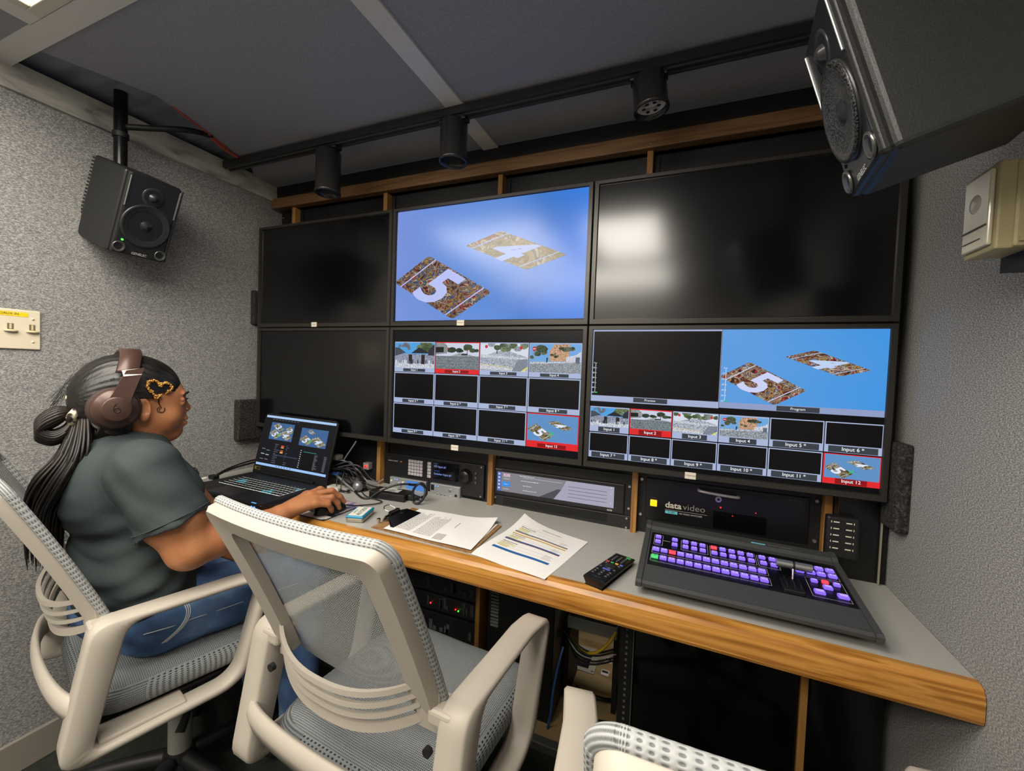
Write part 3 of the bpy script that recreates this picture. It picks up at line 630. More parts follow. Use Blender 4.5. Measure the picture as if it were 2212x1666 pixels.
    outer = dens(round2(Po, [.03, .036, .06, .045])); inner = dens(round2(Pi, [.03, .022, .045, .026]))
    m_ = max(len(outer), len(inner))
    def resample(P, m):
        d = [0]; n = len(P)
        for i in range(n): d.append(d[-1] + math.hypot(P[(i + 1) % n][0] - P[i][0], P[(i + 1) % n][1] - P[i][1]))
        out = []
        for k in range(m):
            x = d[-1] * k / m; i = max(j for j in range(n) if d[j] <= x + 1e-9); f = (x - d[i]) / ((d[i + 1] - d[i]) or 1); a, c = P[i], P[(i + 1) % n]; out.append((a[0] + (c[0] - a[0]) * f, a[1] + (c[1] - a[1]) * f))
        return out
    # match the two outlines by angle about the centre so the band stays even
    cx, cz = -.055, .525
    def byang(P, N=112):
        out = []
        for k in range(N):
            a = 2 * math.pi * k / N; d = Vector((math.cos(a), math.sin(a))); best = None
            for i in range(len(P)):
                p, q = Vector(P[i]) - Vector((cx, cz)), Vector(P[(i + 1) % len(P)]) - Vector((cx, cz)); e = q - p
                den = d.x * e.y - d.y * e.x
                if abs(den) < 1e-12: continue
                tt = (p.x * e.y - p.y * e.x) / den; uu = (p.x * d.y - p.y * d.x) / den
                if tt > 0 and -1e-6 <= uu <= 1 + 1e-6: best = tt if best is None else max(best, tt)
            out.append((cx + d.x * best, cz + d.y * best))
        return out
    oa, ia = byang(outer), byang(inner)
    for s in (-1, 1):
        b = MB(); xf = lambda p, s=s: s * (.243 + .012 * (1 - abs((p[1] - .52) / .14)) * 0 + (.010 if p[0] > .05 else 0) * max(0, (p[0] - .05) / .07))
        ring_prism(b, oa, ia, .027, M_ch, .005, xf)
        # tongue that reaches inward under the end of the back frame
        b.box(s * .192 - (.0 if s > 0 else .05), s * .192 + (.05 if s > 0 else .0), -.214, -.165, .624, .6545, M_ch, .008, 3)
        b.box(s * .225 - .03, s * .225 + .03, -.20, -.05, .398, .412, M_ch, .004)
        a = b.build('armrest', t)
        b2 = MB(); b2.cyl((s * .2, -.222, .585), (s * .2, -.213, .585), .008, M_black, n=14); b2.build('screw', a)
    # seat cushion: rounded, waterfall front
    b = MB(); nu, nv = 40, 20; vs = []; uv = []
    for j in range(nv + 1):
        ph = -math.pi / 2 + math.pi * j / nv
        for i in range(nu):
            a = 2 * math.pi * i / nu; ca, sa = math.cos(a), math.sin(a); e = .32
            sx = math.copysign(abs(ca) ** e, ca); sy = math.copysign(abs(sa) ** e, sa); cr = math.cos(ph) ** .38 if math.cos(ph) > 0 else 0
            x = .222 * sx * cr; y = .006 + .228 * sy * cr; z = .448 + .042 * math.copysign(abs(math.sin(ph)) ** .8, math.sin(ph)) - .02 * max(0, (y - .08) / .15) ** 2 - .008 * (1 - (x / .22) ** 2) * (1 if ph > 0 else 0)
            vs.append((x, y, z)); uv.append((a * .22, ph * .09) if abs(ph) < .9 else (x, y))
    fs = [(j * nu + i, j * nu + (i + 1) % nu, (j + 1) * nu + (i + 1) % nu, (j + 1) * nu + i) for j in range(nv) for i in range(nu)]
    k0 = len(b.f); b.add(vs, fs, M_seat, smooth=True)
    for fi, f in enumerate(fs):
        j = f[0] // nu; top = j >= nv * .68 or j < nv * .3
        if top: b.uv[k0 + fi] = [(vs[v][0], vs[v][1]) for v in f]
        else: b.uv[k0 + fi] = [((2 * math.pi if (v % nu == 0 and f[0] % nu == nu - 1) else 2 * math.pi * (v % nu) / nu) * .26, vs[v][2]) for v in f]
    b.build('seat_cushion', t)
    # seat underside, mechanism, lever, column
    b = MB(); b.box(-.2, .2, -.2, .2, .398, .412, M_dark, .01); b.box(-.07, .07, -.10, .12, .355, .40, M_dark, .012); b.build('seat_plate', t)
    b = MB(); b.cyl((0, 0, .09), (0, 0, .22), .028, MAT('column_grey', '#8f8d86', .45)); b.cyl((0, 0, .22), (0, 0, .36), .019, MAT('piston_grey', '#6e6d69', .3, .4)); b.build('gas_column', t)
    b = MB(); b.tube([(.06, .02, .375), (.13, .0, .37), (.18, -.03, .33), (.2, -.05, .30)], [.006, .006, .009, .011], M_dark, 8); b.build('lever', t)
    b = MB(); b.cyl((0, 0, .065), (0, 0, .11), .042, M_dark, .034); b.build('base_hub', t)
    for i in range(5):
        a = 2 * math.pi * i / 5 + .3; c, s = math.cos(a), math.sin(a)
        b = MB(RZ(a)); b.tube([(.03, 0, .088), (.12, 0, .084), (.22, 0, .074), (.275, 0, .066)], [.022, .019, .015, .012], M_dark, 8); lg = b.build('base_leg', t)
        b = MB(RZ(a)); b.cyl((.272, -.022, .026), (.272, -.006, .026), .026, M_black, n=20); b.cyl((.272, .006, .026), (.272, .022, .026), .026, M_black, n=20); b.cyl((.272, 0, .026), (.272, 0, .066), .008, M_dark, n=10)
        b.box(.252, .284, -.008, .008, .03, .056, M_black, .005); b.build('caster', lg)
    return t
ch = make_chair()
def put(o, x, y, a): o.matrix_basis = T(x, y, 0) @ RZ(a)
ch1, ch2, ch3 = ch, copy_tree(ch), copy_tree(ch)
put(ch1, -.276, -.526, -.273); put(ch2, .459, -.447, -.071); put(ch3, 1.122, -.61, .125)
ch1['label'] = 'grey mesh office chair with a woman seated in it, at the left'
ch2['label'] = 'empty grey mesh office chair in the middle, back towards the viewer'
ch3['label'] = 'grey mesh office chair cut off by the lower right edge of the picture'
# ================================================================= THE SEATED WOMAN
import numpy as np
PC = T(-.276, -.526, 0) @ RZ(-.3)          # her own frame: x to her right, y ahead
PI_ = PC.inverted()
KH = KM(-.078, -.19)
def wl(x, y, z): p = PI_ @ (KH @ Vector((x, y, z))); return (p.x, p.y, p.z)
def cone(a, b, r1, r2=None):
    a = np.array(a, np.float32); b = np.array(b, np.float32); r2 = r1 if r2 is None else r2; d = b - a; L = max(float(d @ d), 1e-9)
    def f(p):
        t = np.clip(((p - a) @ d) / L, 0, 1); return np.linalg.norm(p - a - t[:, None] * d, axis=1) - (r1 + (r2 - r1) * t)
    return f
def ell(c, r, rz=0., rx=0.):
    c = np.array(c, np.float32); r = np.array(r, np.float32); M = np.array((RZ(rz) @ RX(rx)).to_3x3(), np.float32)
    def f(p):
        q = (p - c) @ M; k0 = np.linalg.norm(q / r, axis=1); k1 = np.linalg.norm(q / (r * r), axis=1) + 1e-9; return k0 * (k0 - 1) / k1
    return f
def smin(a, b, k): h = np.clip(.5 + .5 * (b - a) / k, 0, 1); return b + (a - b) * h - k * h * (1 - h)
def uni(parts):
    "parts: (function, blend) joined in order; negative blend subtracts"
    def f(p):
        d = parts[0][0](p)
        for g, k in parts[1:]:
            e = g(p)
            d = smin(d, e, k) if k > 0 else -smin(-d, e, -k)
        return d
    return f
def nets(f, lo, hi, h, name, mat, parent, M=PC, smooth=2):
    "surface of f < 0 as one quad mesh"
    lo = np.array(lo, np.float32); n = np.ceil((np.array(hi) - lo) / h).astype(int) + 1
    B = 8; nb = (n + B - 1) // B; n = nb * B
    g = np.stack(np.meshgrid(*[np.arange(k) for k in nb], indexing='ij'), -1).reshape(-1, 3)
    dc = f((lo + (g * B + B / 2) * h).astype(np.float32)); act = np.abs(dc) < B * h * 1.25
    D = np.repeat(np.repeat(np.repeat(np.where(dc < 0, -1, 1).reshape(nb).astype(np.float32), B, 0), B, 1), B, 2)
    loc = np.stack(np.meshgrid(*[np.arange(B)] * 3, indexing='ij'), -1).reshape(-1, 3); ga = g[act] * B
    for i in range(0, len(ga), 2000):
        ix = (ga[i:i+2000, None, :] + loc[None]).reshape(-1, 3); D[ix[:, 0], ix[:, 1], ix[:, 2]] = f((lo + ix * h).astype(np.float32))
    S = D < 0; c = np.zeros(tuple(np.array(S.shape) - 1), np.int8)
    offs = [(i, j, k) for i in (0, 1) for j in (0, 1) for k in (0, 1)]; sl = lambda o: tuple(slice(o[a], S.shape[a] - 1 + o[a]) for a in range(3))
    for o in offs: c += S[sl(o)]
    cells = np.argwhere((c > 0) & (c < 8)); vid = -np.ones(c.shape, np.int32); vid[tuple(cells.T)] = np.arange(len(cells))
    acc = np.zeros((len(cells), 3)); cnt = np.zeros(len(cells))
    for a in range(3):
        for o in offs:
            if o[a]: continue
            o = np.array(o); q = o.copy(); q[a] = 1; A = D[tuple((cells + o).T)]; Bv = D[tuple((cells + q).T)]; m = (A < 0) != (Bv < 0)
            t = A[m] / (A[m] - Bv[m]); pt = np.repeat(o[None].astype(float), m.sum(), 0); pt[:, a] += t; acc[m] += pt; cnt[m] += 1
    V = lo + (cells + acc / cnt[:, None]) * h; F = []
    for a in range(3):
        e1 = np.array([0, 0, 0]); e1[a] = 1; u = (a + 1) % 3; w = (a + 2) % 3
        s0 = [slice(None)] * 3; s1 = [slice(None)] * 3; s0[a] = slice(0, -1); s1[a] = slice(1, None)
        X = np.argwhere(S[tuple(s0)] != S[tuple(s1)]); X = X[(X[:, u] > 0) & (X[:, w] > 0) & (X[:, u] < S.shape[u] - 1) & (X[:, w] < S.shape[w] - 1)]
        du = np.zeros(3, int); du[u] = 1; dw = np.zeros(3, int); dw[w] = 1
        Q = np.stack([vid[tuple((X - du - dw).T)], vid[tuple((X - dw).T)], vid[tuple(X.T)], vid[tuple((X - du).T)]], 1)
        flip = ~S[tuple(X.T)]; Q[flip] = Q[flip][:, ::-1]; F.append(Q)
    F = np.concatenate(F)
    for _ in range(smooth):      # relax a little
        s = np.zeros_like(V); k = np.zeros(len(V))
        for i in range(4):
            for j in (1, 3): np.add.at(s, F[:, i], V[F[:, (i + j) % 4]]); np.add.at(k, F[:, i], 1)
        V = V * .45 + .55 * s / np.maximum(k, 1)[:, None]
    me = bpy.data.meshes.new(name); me.vertices.add(len(V)); me.loops.add(len(F) * 4); me.polygons.add(len(F))
    Mx = np.array(M); Vw = V @ Mx[:3, :3].T + Mx[:3, 3]
    if parent is not None: inv = np.array(parent.matrix_basis.inverted()); Vw = Vw @ inv[:3, :3].T + inv[:3, 3]
    me.vertices.foreach_set('co', Vw.astype(np.float32).ravel()); me.loops.foreach_set('vertex_index', F.astype(np.int32).ravel())
    me.polygons.foreach_set('loop_start', np.arange(0, len(F) * 4, 4)); me.polygons.foreach_set('use_smooth', np.ones(len(F), bool)); me.update(calc_edges=True); me.validate()
    me.materials.append(mat); o = bpy.data.objects.new(name, me); COL.objects.link(o)
    if parent is not None: o.parent = parent
    return o
M_skin = NOISE('skin', ['#8a5232', '#96593a', '#9c603c'], 22, .48, .03, sss=0) if False else NOISE('skin', ['#9c6340', '#a86f49', '#b27a52'], 14, .46, .02, spec=.45)
M_skin.node_tree.nodes['Principled BSDF'].inputs['Subsurface Weight'].default_value = .12
M_skin.node_tree.nodes['Principled BSDF'].inputs['Subsurface Radius'].default_value = (.012, .005, .003)
M_hair = NOISE('black_hair', ['#090706', '#120f0d', '#1d1815'], 60, .42, .3, (6, 1, .6), 3, spec=.55)
M_hairw = NOISE('hair_strand', ['#080606', '#120e0c', '#241c17'], 9, .42, .0, (1, 1, 1), 2, spec=.4)
M_shirt = NOISE('charcoal_shirt', ['#333a3b', '#3a4242'], 600, .75, .12, spec=.2)
M_jean = NOISE('blue_denim', ['#34496a', '#5674a0', '#86a4c6'], 7, .8, .12, (1, 1, 1), 6, .3, .72, spec=.15)
person = thing('person', 'seated person in a dark grey polo shirt and blue jeans, right hand on a mouse', 'person', (-.276, -.526, 0))
person.matrix_basis = PC.copy()
# ---- limbs
SR, ER, WR = (.178, -.105, .955), (.230, -.036, .764), wl(-.088, -.372, .762)
SL, EL, WL_ = (-.178, -.085, .95), (-.19, .105, .705), (-.065, .135, .652)
def armparts(S, E, W, fat=1.):
    S, E, W = Vector(S), Vector(E), Vector(W)
    return [(cone(S, S.lerp(E, .55), .060 * fat, .063 * fat), .02), (cone(S.lerp(E, .5), E, .062 * fat, .046 * fat), .03), (cone(E, E.lerp(W, .3), .045, .041), .02), (cone(E.lerp(W, .25), W, .042, .0245), .02)]
W_r = Vector(WR)
def finger(pts, rs, k=.006):
    return [(cone(pts[i], pts[i + 1], rs[i], rs[i + 1]), k if i else .010) for i in range(len(pts) - 1)]
# right hand, palm down over the mouse (world points turned into her frame)
hp = []
mc = [wl(-.107, -.262, .790), wl(-.088, -.262, .793), wl(-.068, -.268, .787), wl(-.050, -.279, .776)]
for m_, r_ in zip(mc, (.0125, .0128, .012, .0112)): hp.append((cone(W_r, m_, .021, r_), .012))
hp.append((ell(wl(-.083, -.310, .776), (.034, .045, .015), .3), .012))
hp += finger([mc[0], wl(-.108, -.205, .795), wl(-.096, -.178, .776), wl(-.090, -.160, .760)], [.0105, .0095, .0085, .0072])
hp += finger([mc[1], wl(-.058, -.205, .797), wl(-.046, -.181, .774), wl(-.040, -.166, .754)], [.0108, .0098, .0088, .0074])
hp += finger([mc[2], wl(-.033, -.228, .786), wl(-.028, -.208, .763), wl(-.028, -.199, .744)], [.0103, .0093, .0083, .0070])
hp += finger([mc[3], wl(-.030, -.245, .768), wl(-.036, -.227, .748), wl(-.043, -.216, .734)], [.0094, .0084, .0075, .0064])
hp += finger([wl(-.112, -.330, .766), wl(-.128, -.285, .756), wl(-.124, -.245, .745), wl(-.110, -.215, .738)], [.0135, .0115, .0098, .0080], .008)
# left hand resting on the lap, loosely curled
w_l = Vector(WL_)
lm = [w_l + Vector(v) for v in ((.055, .040, -.006), (.064, .026, -.004), (.068, .011, -.006), (.068, -.004, -.012))]
for m_ in lm: hp.append((cone(w_l, m_, .020, .0115), .012))
for m_, L_, dy in zip(lm, (1., 1.08, 1., .82), (.012, .004, -.004, -.010)):
    hp += finger([m_, m_ + Vector((.038 * L_, dy, -.004)), m_ + Vector((.054 * L_, dy * 1.4, -.020)), m_ + Vector((.052 * L_, dy * 1.5, -.036))], [.0098, .009, .008, .0068])
hp += finger([w_l + Vector((.012, .030, -.002)), w_l + Vector((.040, .058, -.006)), w_l + Vector((.066, .066, -.012))], [.0125, .0105, .0085], .008)
HY = -.012   # head shift
head = [(ell((0, -.108, 1.128), (.073, .095, .087)), 0), (ell((0, -.060, 1.085), (.061, .062, .080)), .02), (cone((0, -.075, 1.045), (0, -.030, 1.020), .050, .020), .025),
        (ell((0, -.035, 1.112), (.050, .036, .048)), .012),
        (cone((.034, -.040, 1.058), (.030, -.045, 1.050), .026), .02), (cone((-.034, -.040, 1.058), (-.030, -.045, 1.050), .026), .02),
        (ell((0, -.008, 1.121), (.046, .010, .010)), .008), (cone((0, -.008, 1.114), (0, .0055, 1.082), .0065, .0100), .008), (ell((0, .006, 1.078), (.011, .010, .008)), .005), (ell((.0105, -.001, 1.075), (.0075, .010, .0065)), .005), (ell((-.0105, -.001, 1.075), (.0075, .010, .0065)), .005),
        (cone((0, -.012, 1.058), (0, -.012, 1.04), .018, .016), .01), (ell((0, .000, 1.0515), (.021, .011, .0062)), .003), (ell((0, -.001, 1.0380), (.018, .0105, .0072)), .003), (ell((0, .011, 1.0447), (.028, .010, .0016)), -.002),
        (ell((0, -.020, 1.016), (.020, .018, .015)), .01), (cone((0, -.08, 1.015), (0, -.035, 1.008), .035, .018), .02),
        (ell((.031, .004, 1.100), (.013, .012, .008)), -.008), (ell((-.031, .004, 1.100), (.013, .012, .008)), -.008),
        (cone((.022, -.006, 1.1065), (.043, -.0105, 1.1055), .0048), .003), (cone((-.022, -.006, 1.1065), (-.043, -.0105, 1.1055), .0048), .003), (cone((.022, -.006, 1.094), (.042, -.011, 1.0945), .0042), .003), (cone((-.022, -.006, 1.094), (-.042, -.011, 1.0945), .0042), .003)]
for s in (-1, 1):
    head += [(ell((s * .0745, -.098, 1.088), (.008, .017, .030), -s * .35, .15), .006), (ell((s * .076, -.094, 1.066), (.007, .009, .012)), .005), (ell((s * .0835, -.092, 1.090), (.006, .009, .018), -s * .35), -.003), (cone((s * .080, -.108, 1.112), (s * .082, -.112, 1.085), .0035), .003), (ell((s * .077, -.086, 1.084), (.004, .004, .006)), .003)]
neck = [(cone((0, -.095, 1.045), (0, -.128, .93), .050, .060), .03)]
core = [(cone((-.13, -.11, .93), (.13, -.11, .93), .055), .03), (ell((0, -.11, .84), (.13, .085, .15)), .04), (ell((0, -.10, .64), (.13, .085, .14)), .04)]
legs = [(cone((.095, -.04, .555), (.125, .28, .545), .07, .055), .03), (cone((-.095, -.04, .555), (-.13, .28, .545), .07, .055), .03), (cone((.125, .30, .535), (.12, .27, .12), .05, .035), .02), (cone((-.13, .30, .535), (-.13, .25, .12), .05, .035), .02)]
body_f = uni(head + neck + core + armparts(SR, ER, WR) + armparts(SL, EL, WL_, .95) + hp + legs)
body = nets(body_f, (-.30, -.25, .08), (.36, .40, 1.23), .0026, 'body', M_skin, person, smooth=2)
# ---- eyes
for s in (-1, 1):
    b = MB(PC); b.ball((s * .031, -.0145, 1.100), .0115, MAT('eye_white', '#d8d0c8', .2), n=20); b.ball((s * .031, -.0098, 1.0990), .0078, MAT('iris_brown', '#2a1710', .15), n=16)
    b.build('eye', person)
    b = MB(PC); b.tube([(s * .016, .0045, 1.119), (s * .030, .0035, 1.1245), (s * .044, -.006, 1.121), (s * .050, -.013, 1.116)], [.0012, .0028, .0024, .0008], M_hair, 6); b.build('eyebrow', person)
    b = MB(PC); b.tube([(s * .020, -.001, 1.104), (s * .031, .0025, 1.1075), (s * .042, -.0045, 1.104)], [.0008, .0016, .0012], M_hair, 6); b.build('eyelash', person)
b = MB(PC); b.ball((.0185, .0035, 1.0775), .0022, MAT('stud_gold', '#f0dcae', .15, .9), n=10); b.build('nose_stud', person)
b = MB(PC); b.add(*(lambda: ([( -.0205, .0035, 1.0470), (0, .0078, 1.0525), (.0205, .0035, 1.0470), (0, .0085, 1.0450)], [(0, 3, 2, 1)]))(), MAT('lip', '#84483c', .45)); 
# ---- shirt
def plane(p0, nrm):
    p0 = np.array(p0, np.float32); nrm = np.array(Vector(nrm).normalized(), np.float32); return lambda p: (p - p0) @ nrm
def both(f, g): return lambda p: np.maximum(f(p), g(p))
def sleeve(S, E, tcut, r0, r1):
    S, E = Vector(S), Vector(E); H = S.lerp(E, tcut); return both(cone(S + Vector((0, 0, .0)), S.lerp(E, 1.1), r0, r1), plane(H, E - S))
torso = uni([(ell((0, -.108, .88), (.162, .118, .13)), 0), (cone((-.135, -.112, .952), (.135, -.112, .952), .062), .05), (cone((0, -.125, .97), (0, -.115, .995), .085, .060), .05), (ell((.062, -.045, .855), (.085, .078, .075)), .04), (ell((-.062, -.045, .855), (.085, .078, .075)), .04),
             (ell((0, -.10, .70), (.175, .118, .16)), .06), (ell((0, -.085, .62), (.185, .125, .10)), .05), (ell((0, -.17, .90), (.13, .07, .12)), .05)])
slv = uni([(sleeve(SR, (.231, -.037, .762), .66, .067, .079), 0), (sleeve(SL, (-.20, .09, .72), .62, .068, .078), .01)])
rr = np.random.RandomState(4)
def shirt_f(p):
    d = smin(torso(p), slv(p), .035)
    # cloth folds: diagonal pulls under the arm and across the belly
    x, y, z = p[:, 0], p[:, 1], p[:, 2]
    w1 = np.sin((z * 62 + y * 38 + x * 10) + 1.6 * np.sin(y * 23 + z * 9)); w2 = np.sin(z * 95 - y * 60 + 2 * np.sin(x * 18 + z * 14))
    m = np.clip((.90 - z) / .12, 0, 1); d = d - .0062 * m * np.maximum(w1, -.2) - .0022 * m * w2
    arm = np.clip((x - .17) / .03, 0, 1); d = d - .0022 * arm * np.sin(z * 75 + y * 60 + 1.5 * np.sin(y * 40))
    # hem edge, neckline and sleeve seam
    hem = z - (.598 + .012 * np.sin(x * 14 + y * 22)); d = np.maximum(d, -hem)
    d = np.maximum(d, -(np.sqrt((x / .066) ** 2 + ((y + .095) / .060) ** 2 + ((z - 1.045) / .062) ** 2) - 1) * .055)
    sm = np.abs(x - .155 + (z - .95) * .12) ; d = d + .0022 * np.exp(-(sm / .0022) ** 2) * (z > .80) * (z < 1.0)
    return d
nets(shirt_f, (-.33, -.27, .57), (.36, .16, 1.06), .0034, 'polo_shirt', M_shirt, person, smooth=1)
b = MB(PC); pts = [(.062 * math.cos(a), -.100 + .062 * math.sin(a), 1.002 + .010 * math.cos(a * 1) * 0 - .022 * math.sin(a)) for a in [2 * math.pi * i / 20 for i in range(20)]]
vs = []
for (x, y, z) in pts: vs += [(x * 1.0, y, z - .008), (x * .93, (y + .1) * .93 - .1, z + .016), (x * 1.10, (y + .1) * 1.12 - .1, z + .006), (x * 1.28, (y + .1) * 1.30 - .1, z - .018)]
b.add(vs, [(i * 4 + j, ((i + 1) % 20) * 4 + j, ((i + 1) % 20) * 4 + j + 1, i * 4 + j + 1) for i in range(20) for j in range(3)], M_shirt, smooth=True)
co = b.build('collar', person); co.modifiers.new('thick', 'SOLIDIFY').thickness = .002
for (S, E, tc, r) in ((SR, (.231, -.037, .762), .655, .0755), (SL, (-.20, .09, .72), .615, .074)):
    S, E = Vector(S), Vector(E); H = S.lerp(E, tc); d = (E - S).normalized(); a_ = d.orthogonal().normalized(); c_ = d.cross(a_)
    b = MB(PC); b.tube([H - d * .012 + (a_ * math.cos(q) + c_ * math.sin(q)) * (r + .0015) for q in [2 * math.pi * i / 28 for i in range(28)]], .0016, MAT('stitch_dark', '#262c2d', .8), 6, closed=True, sub=2); b.build('sleeve_stitching', person)
# ---- jeans
jl = [(ell((0, -.10, .585), (.172, .120, .085)), 0), (cone((.088, -.07, .562), (.120, .28, .560), .094, .074), .03), (cone((-.088, -.07, .562), (-.128, .28, .560), .094, .074), .03),
      (cone((.121, .285, .553), (.122, .27, .13), .072, .052), .03), (cone((-.128, .285, .553), (-.13, .25, .13), .072, .052), .03), (plane((0, 0, .1), (0, 0, -1)), 0)]
jf0 = uni(jl[:-1])
def jean_f(p):
    x, y, z = p[:, 0], p[:, 1], p[:, 2]; d = np.maximum(jf0(p), .11 - z); d = np.maximum(d, z - .66)
    return d - .0022 * np.sin(y * 75 + 2 * np.sin(z * 30 + x * 8)) * np.clip((z - .50) * 20, 0, 1) - .0016 * np.sin(y * 40 + z * 60)
nets(jean_f, (-.29, -.27, .09), (.29, .40, .69), .0036, 'jeans', M_jean, person, smooth=1)
b = MB(PC); M_st = MAT('white_stitch', '#c9cdd2', .7)
def onsurf(f, p, d, n=40):
    "slide point p along d until it meets the surface f"
    p = Vector(p); d = Vector(d).normalized()
    for _ in range(n):
        v = float(f(np.array([p], np.float32))[0]); p = p + d * v * .8
        if abs(v) < 2e-4: break
    return p
for k in range(3):
    P = [onsurf(jean_f, (.30, -.035 + .004 * k + .05 * t - .09 * t * t, .655 - .085 * t), (-1, 0, -.35)) for t in [i / 8 for i in range(9)]]
    b.tube(P, .0013, M_st, 5, sub=2)
P = [onsurf(jean_f, (.34, -.11 + .05 * i, .565), (-1, 0, 0)) for i in range(8)]; b.tube(P, .0010, M_st, 5, sub=2)
b.build('pocket_stitching', person)
for s in (-1, 1):
    b = MB(PC); bm = bmesh.new(); bmesh.ops.create_uvsphere(bm, u_segments=20, v_segments=12, radius=1)
    for v in bm.verts: v.co = (s * .125 + v.co.x * (.042 if v.co.y > 0 else .034), .30 + v.co.y * .125, max(.0, .045 + v.co.z * .05 * (1 - .35 * max(0, v.co.y))))
    b.bm(bm, MAT('shoe_black', '#161617', .6)); b.build('shoe', person)
# ---- hair: combed cap, gathered tail and loop
hairc = uni([(ell((0, -.112, 1.133), (.083, .105, .089)), 0), (ell((0, -.175, 1.095), (.060, .045, .060)), .03)])
def hair_f(p):
    x, y, z = p[:, 0], p[:, 1], p[:, 2]; d = hairc(p)
    # hairline: over the forehead, round the temple, behind the ear
    line = np.minimum(np.maximum((y + .058) * 1. + (1.165 - z) * .62, (y + .115) * 1.0 + (1.105 - z) * .5 * 0 - .0), .2)
    front = (y + .030) - (z - 1.118) * .80            # >0 ahead of the hairline
    side = np.minimum((y + .118), (1.105 - z) + .0)     # >0 below/ahead beside the ear
    cut = np.maximum(np.minimum(front, (1.19 - z)), np.minimum(y + .112, (1.112 - z)))
    tmp = np.minimum(y + .062, 1.127 - z); cut = np.maximum(cut, tmp)
    d = np.maximum(d, cut * .7)
    ang = np.arctan2(x, z - 1.09); return d - .0006 * np.sin(ang * 46 + 3 * np.sin(y * 30)) - .0004 * np.sin(ang * 90 + y * 50)
hair = nets(hair_f, (-.11, -.25, .99), (.11, .02, 1.24), .0028, 'hair', M_hair, person, smooth=1)
b = MB(PC); rnd = random.Random(5)
g0 = Vector((.0, -.205, 1.082))
for i in range(230):       # lengths falling behind the shoulder
    a = rnd.random() * 2 * math.pi; q = math.sqrt(rnd.random()); ox, oy = math.cos(a) * q, math.sin(a) * q
    s0 = g0 + Vector((ox * .026, oy * .014 + .01, .018 * oy)); m1 = Vector((.022 + ox * .070, -.205 + oy * .034, 1.00 + .02 * oy)); m2 = Vector((.014 + ox * .078, -.228 + oy * .044, .925)); m3 = Vector((-.006 + ox * .066, -.255 + oy * .036, .86)); e = Vector((-.016 + ox * .050 + (rnd.random() - .5) * .03, -.258 + oy * .030, .80 - .08 * rnd.random()))
    w_ = .006 * math.sin(i); b.tube([s0, m1 + Vector((w_, 0, 0)), m2 + Vector((-w_, w_, 0)), m3, e], [.0038, .0040, .0036, .0028, .0006], M_hairw, 5, sub=4)
for i in range(46):        # side hair from behind the ear to the tie
    t_ = i / 45; z = 1.035 + .13 * t_; P = [(.070 + .006 * math.sin(t_ * 3), -.125 - .015 * t_, z - .012), (.070, -.155, z - .006), (.052, -.185, 1.05 + .055 * t_), (.018, -.206, 1.075 + .02 * t_)]
    b.tube(P, [.0026, .003, .003, .002], M_hairw, 5, sub=4)
for i in range(24):        # nape hair under the headphone cup
    t_ = i / 23; b.tube([(.066 - .002 * t_, -.118 - .05 * t_, 1.06), (.064, -.122 - .055 * t_, 1.03), (.054 - .01 * t_, -.135 - .06 * t_, .995), (.04, -.16 - .05 * t_, .955)], [.004, .0045, .004, .002], M_hairw, 5, sub=4)
for i in range(40):        # folded loop above the tie
    a = i / 20 * 2 * math.pi; r = .019 if i < 20 else .010; o_ = Vector((r * math.cos(a), 0, r * math.sin(a)))
    b.tube([g0 + Vector((0, -.005, 0)), Vector((-.004, -.238, 1.070)) + o_, Vector((-.008, -.262, 1.052)) + o_, Vector((-.008, -.268, 1.034)) + o_ * .9, Vector((-.004, -.246, 1.020)) + o_ * .8, Vector((0, -.226, 1.030)) + o_ * .7, Vector((0, -.212, 1.055)) + o_ * .5], .0052, M_hairw, 6, sub=4)
for i in range(26):        # flyaways
    x = (rnd.random() - .5) * .1; b.tube([(x, -.14 - .06 * rnd.random(), 1.20 - .03 * rnd.random()), (x * 1.1, -.21, 1.17 - .03 * rnd.random()), (x, -.235 - .02 * rnd.random(), 1.11 - .03 * rnd.random())], .0004, M_hairw, 4, sub=4)
b.build('ponytail', person)
b = MB(PC)
for k, (yc, zc, r, a0, a1) in enumerate(((-.060, 1.082, .0080, 100, 400), (-.0585, 1.081, .0055, 100, 380))):      # curled baby hair in front of the ear
    P = [(yc - .006, zc + .028), (yc - .006, zc + .018)] + [(yc + r * math.cos(math.radians(a0 + (a1 - a0) * t_ / 12)), zc + r * math.sin(math.radians(a0 + (a1 - a0) * t_ / 12))) for t_ in range(13)]
    P = [onsurf(body_f, (.10, p[0], p[1]), (-1, 0, 0)) + Vector((.0005, 0, 0)) for p in P]
    b.tube(P, .0008, M_hair, 5, sub=2)
b.build('baby_hair', person)
# ---- what she wears on her head
M_hp = MAT('brown_headphone', '#4b362f', .34, .25, .5); M_hpp = MAT('brown_cushion', '#33241f', .7)
t = thing('headphones', 'brown over-ear headphones on the woman\'s head', 'headphones', tuple(PC @ Vector((0, -.14, 1.22))))
def cupM(s): return T(s * .084, -.150, 1.092) @ RY(s * (math.pi / 2)) @ RZ(0)
b = MB(PC); K = 30; vs = []
for i in range(K + 1):
    a = math.radians(-62 + 124 * i / K); x = .099 * math.sin(a); z = 1.128 + .104 * math.cos(a); w = .0215; y = -.112 - .030 * (1 - math.cos(a))
    nx, nz = math.sin(a), math.cos(a)
    for dy, dn in ((-w, -.003), (-w + .003, .004), (w - .003, .004), (w, -.003)): vs.append((x + nx * dn, y + dy, z + nz * dn))
b.add(vs, [(i * 4 + a, (i + 1) * 4 + a, (i + 1) * 4 + (a + 1) % 4, i * 4 + (a + 1) % 4) for i in range(K) for a in range(4)] + [(0, 1, 2, 3), (K * 4 + 3, K * 4 + 2, K * 4 + 1, K * 4)], M_hp, smooth=True)
b.build('headband', t)
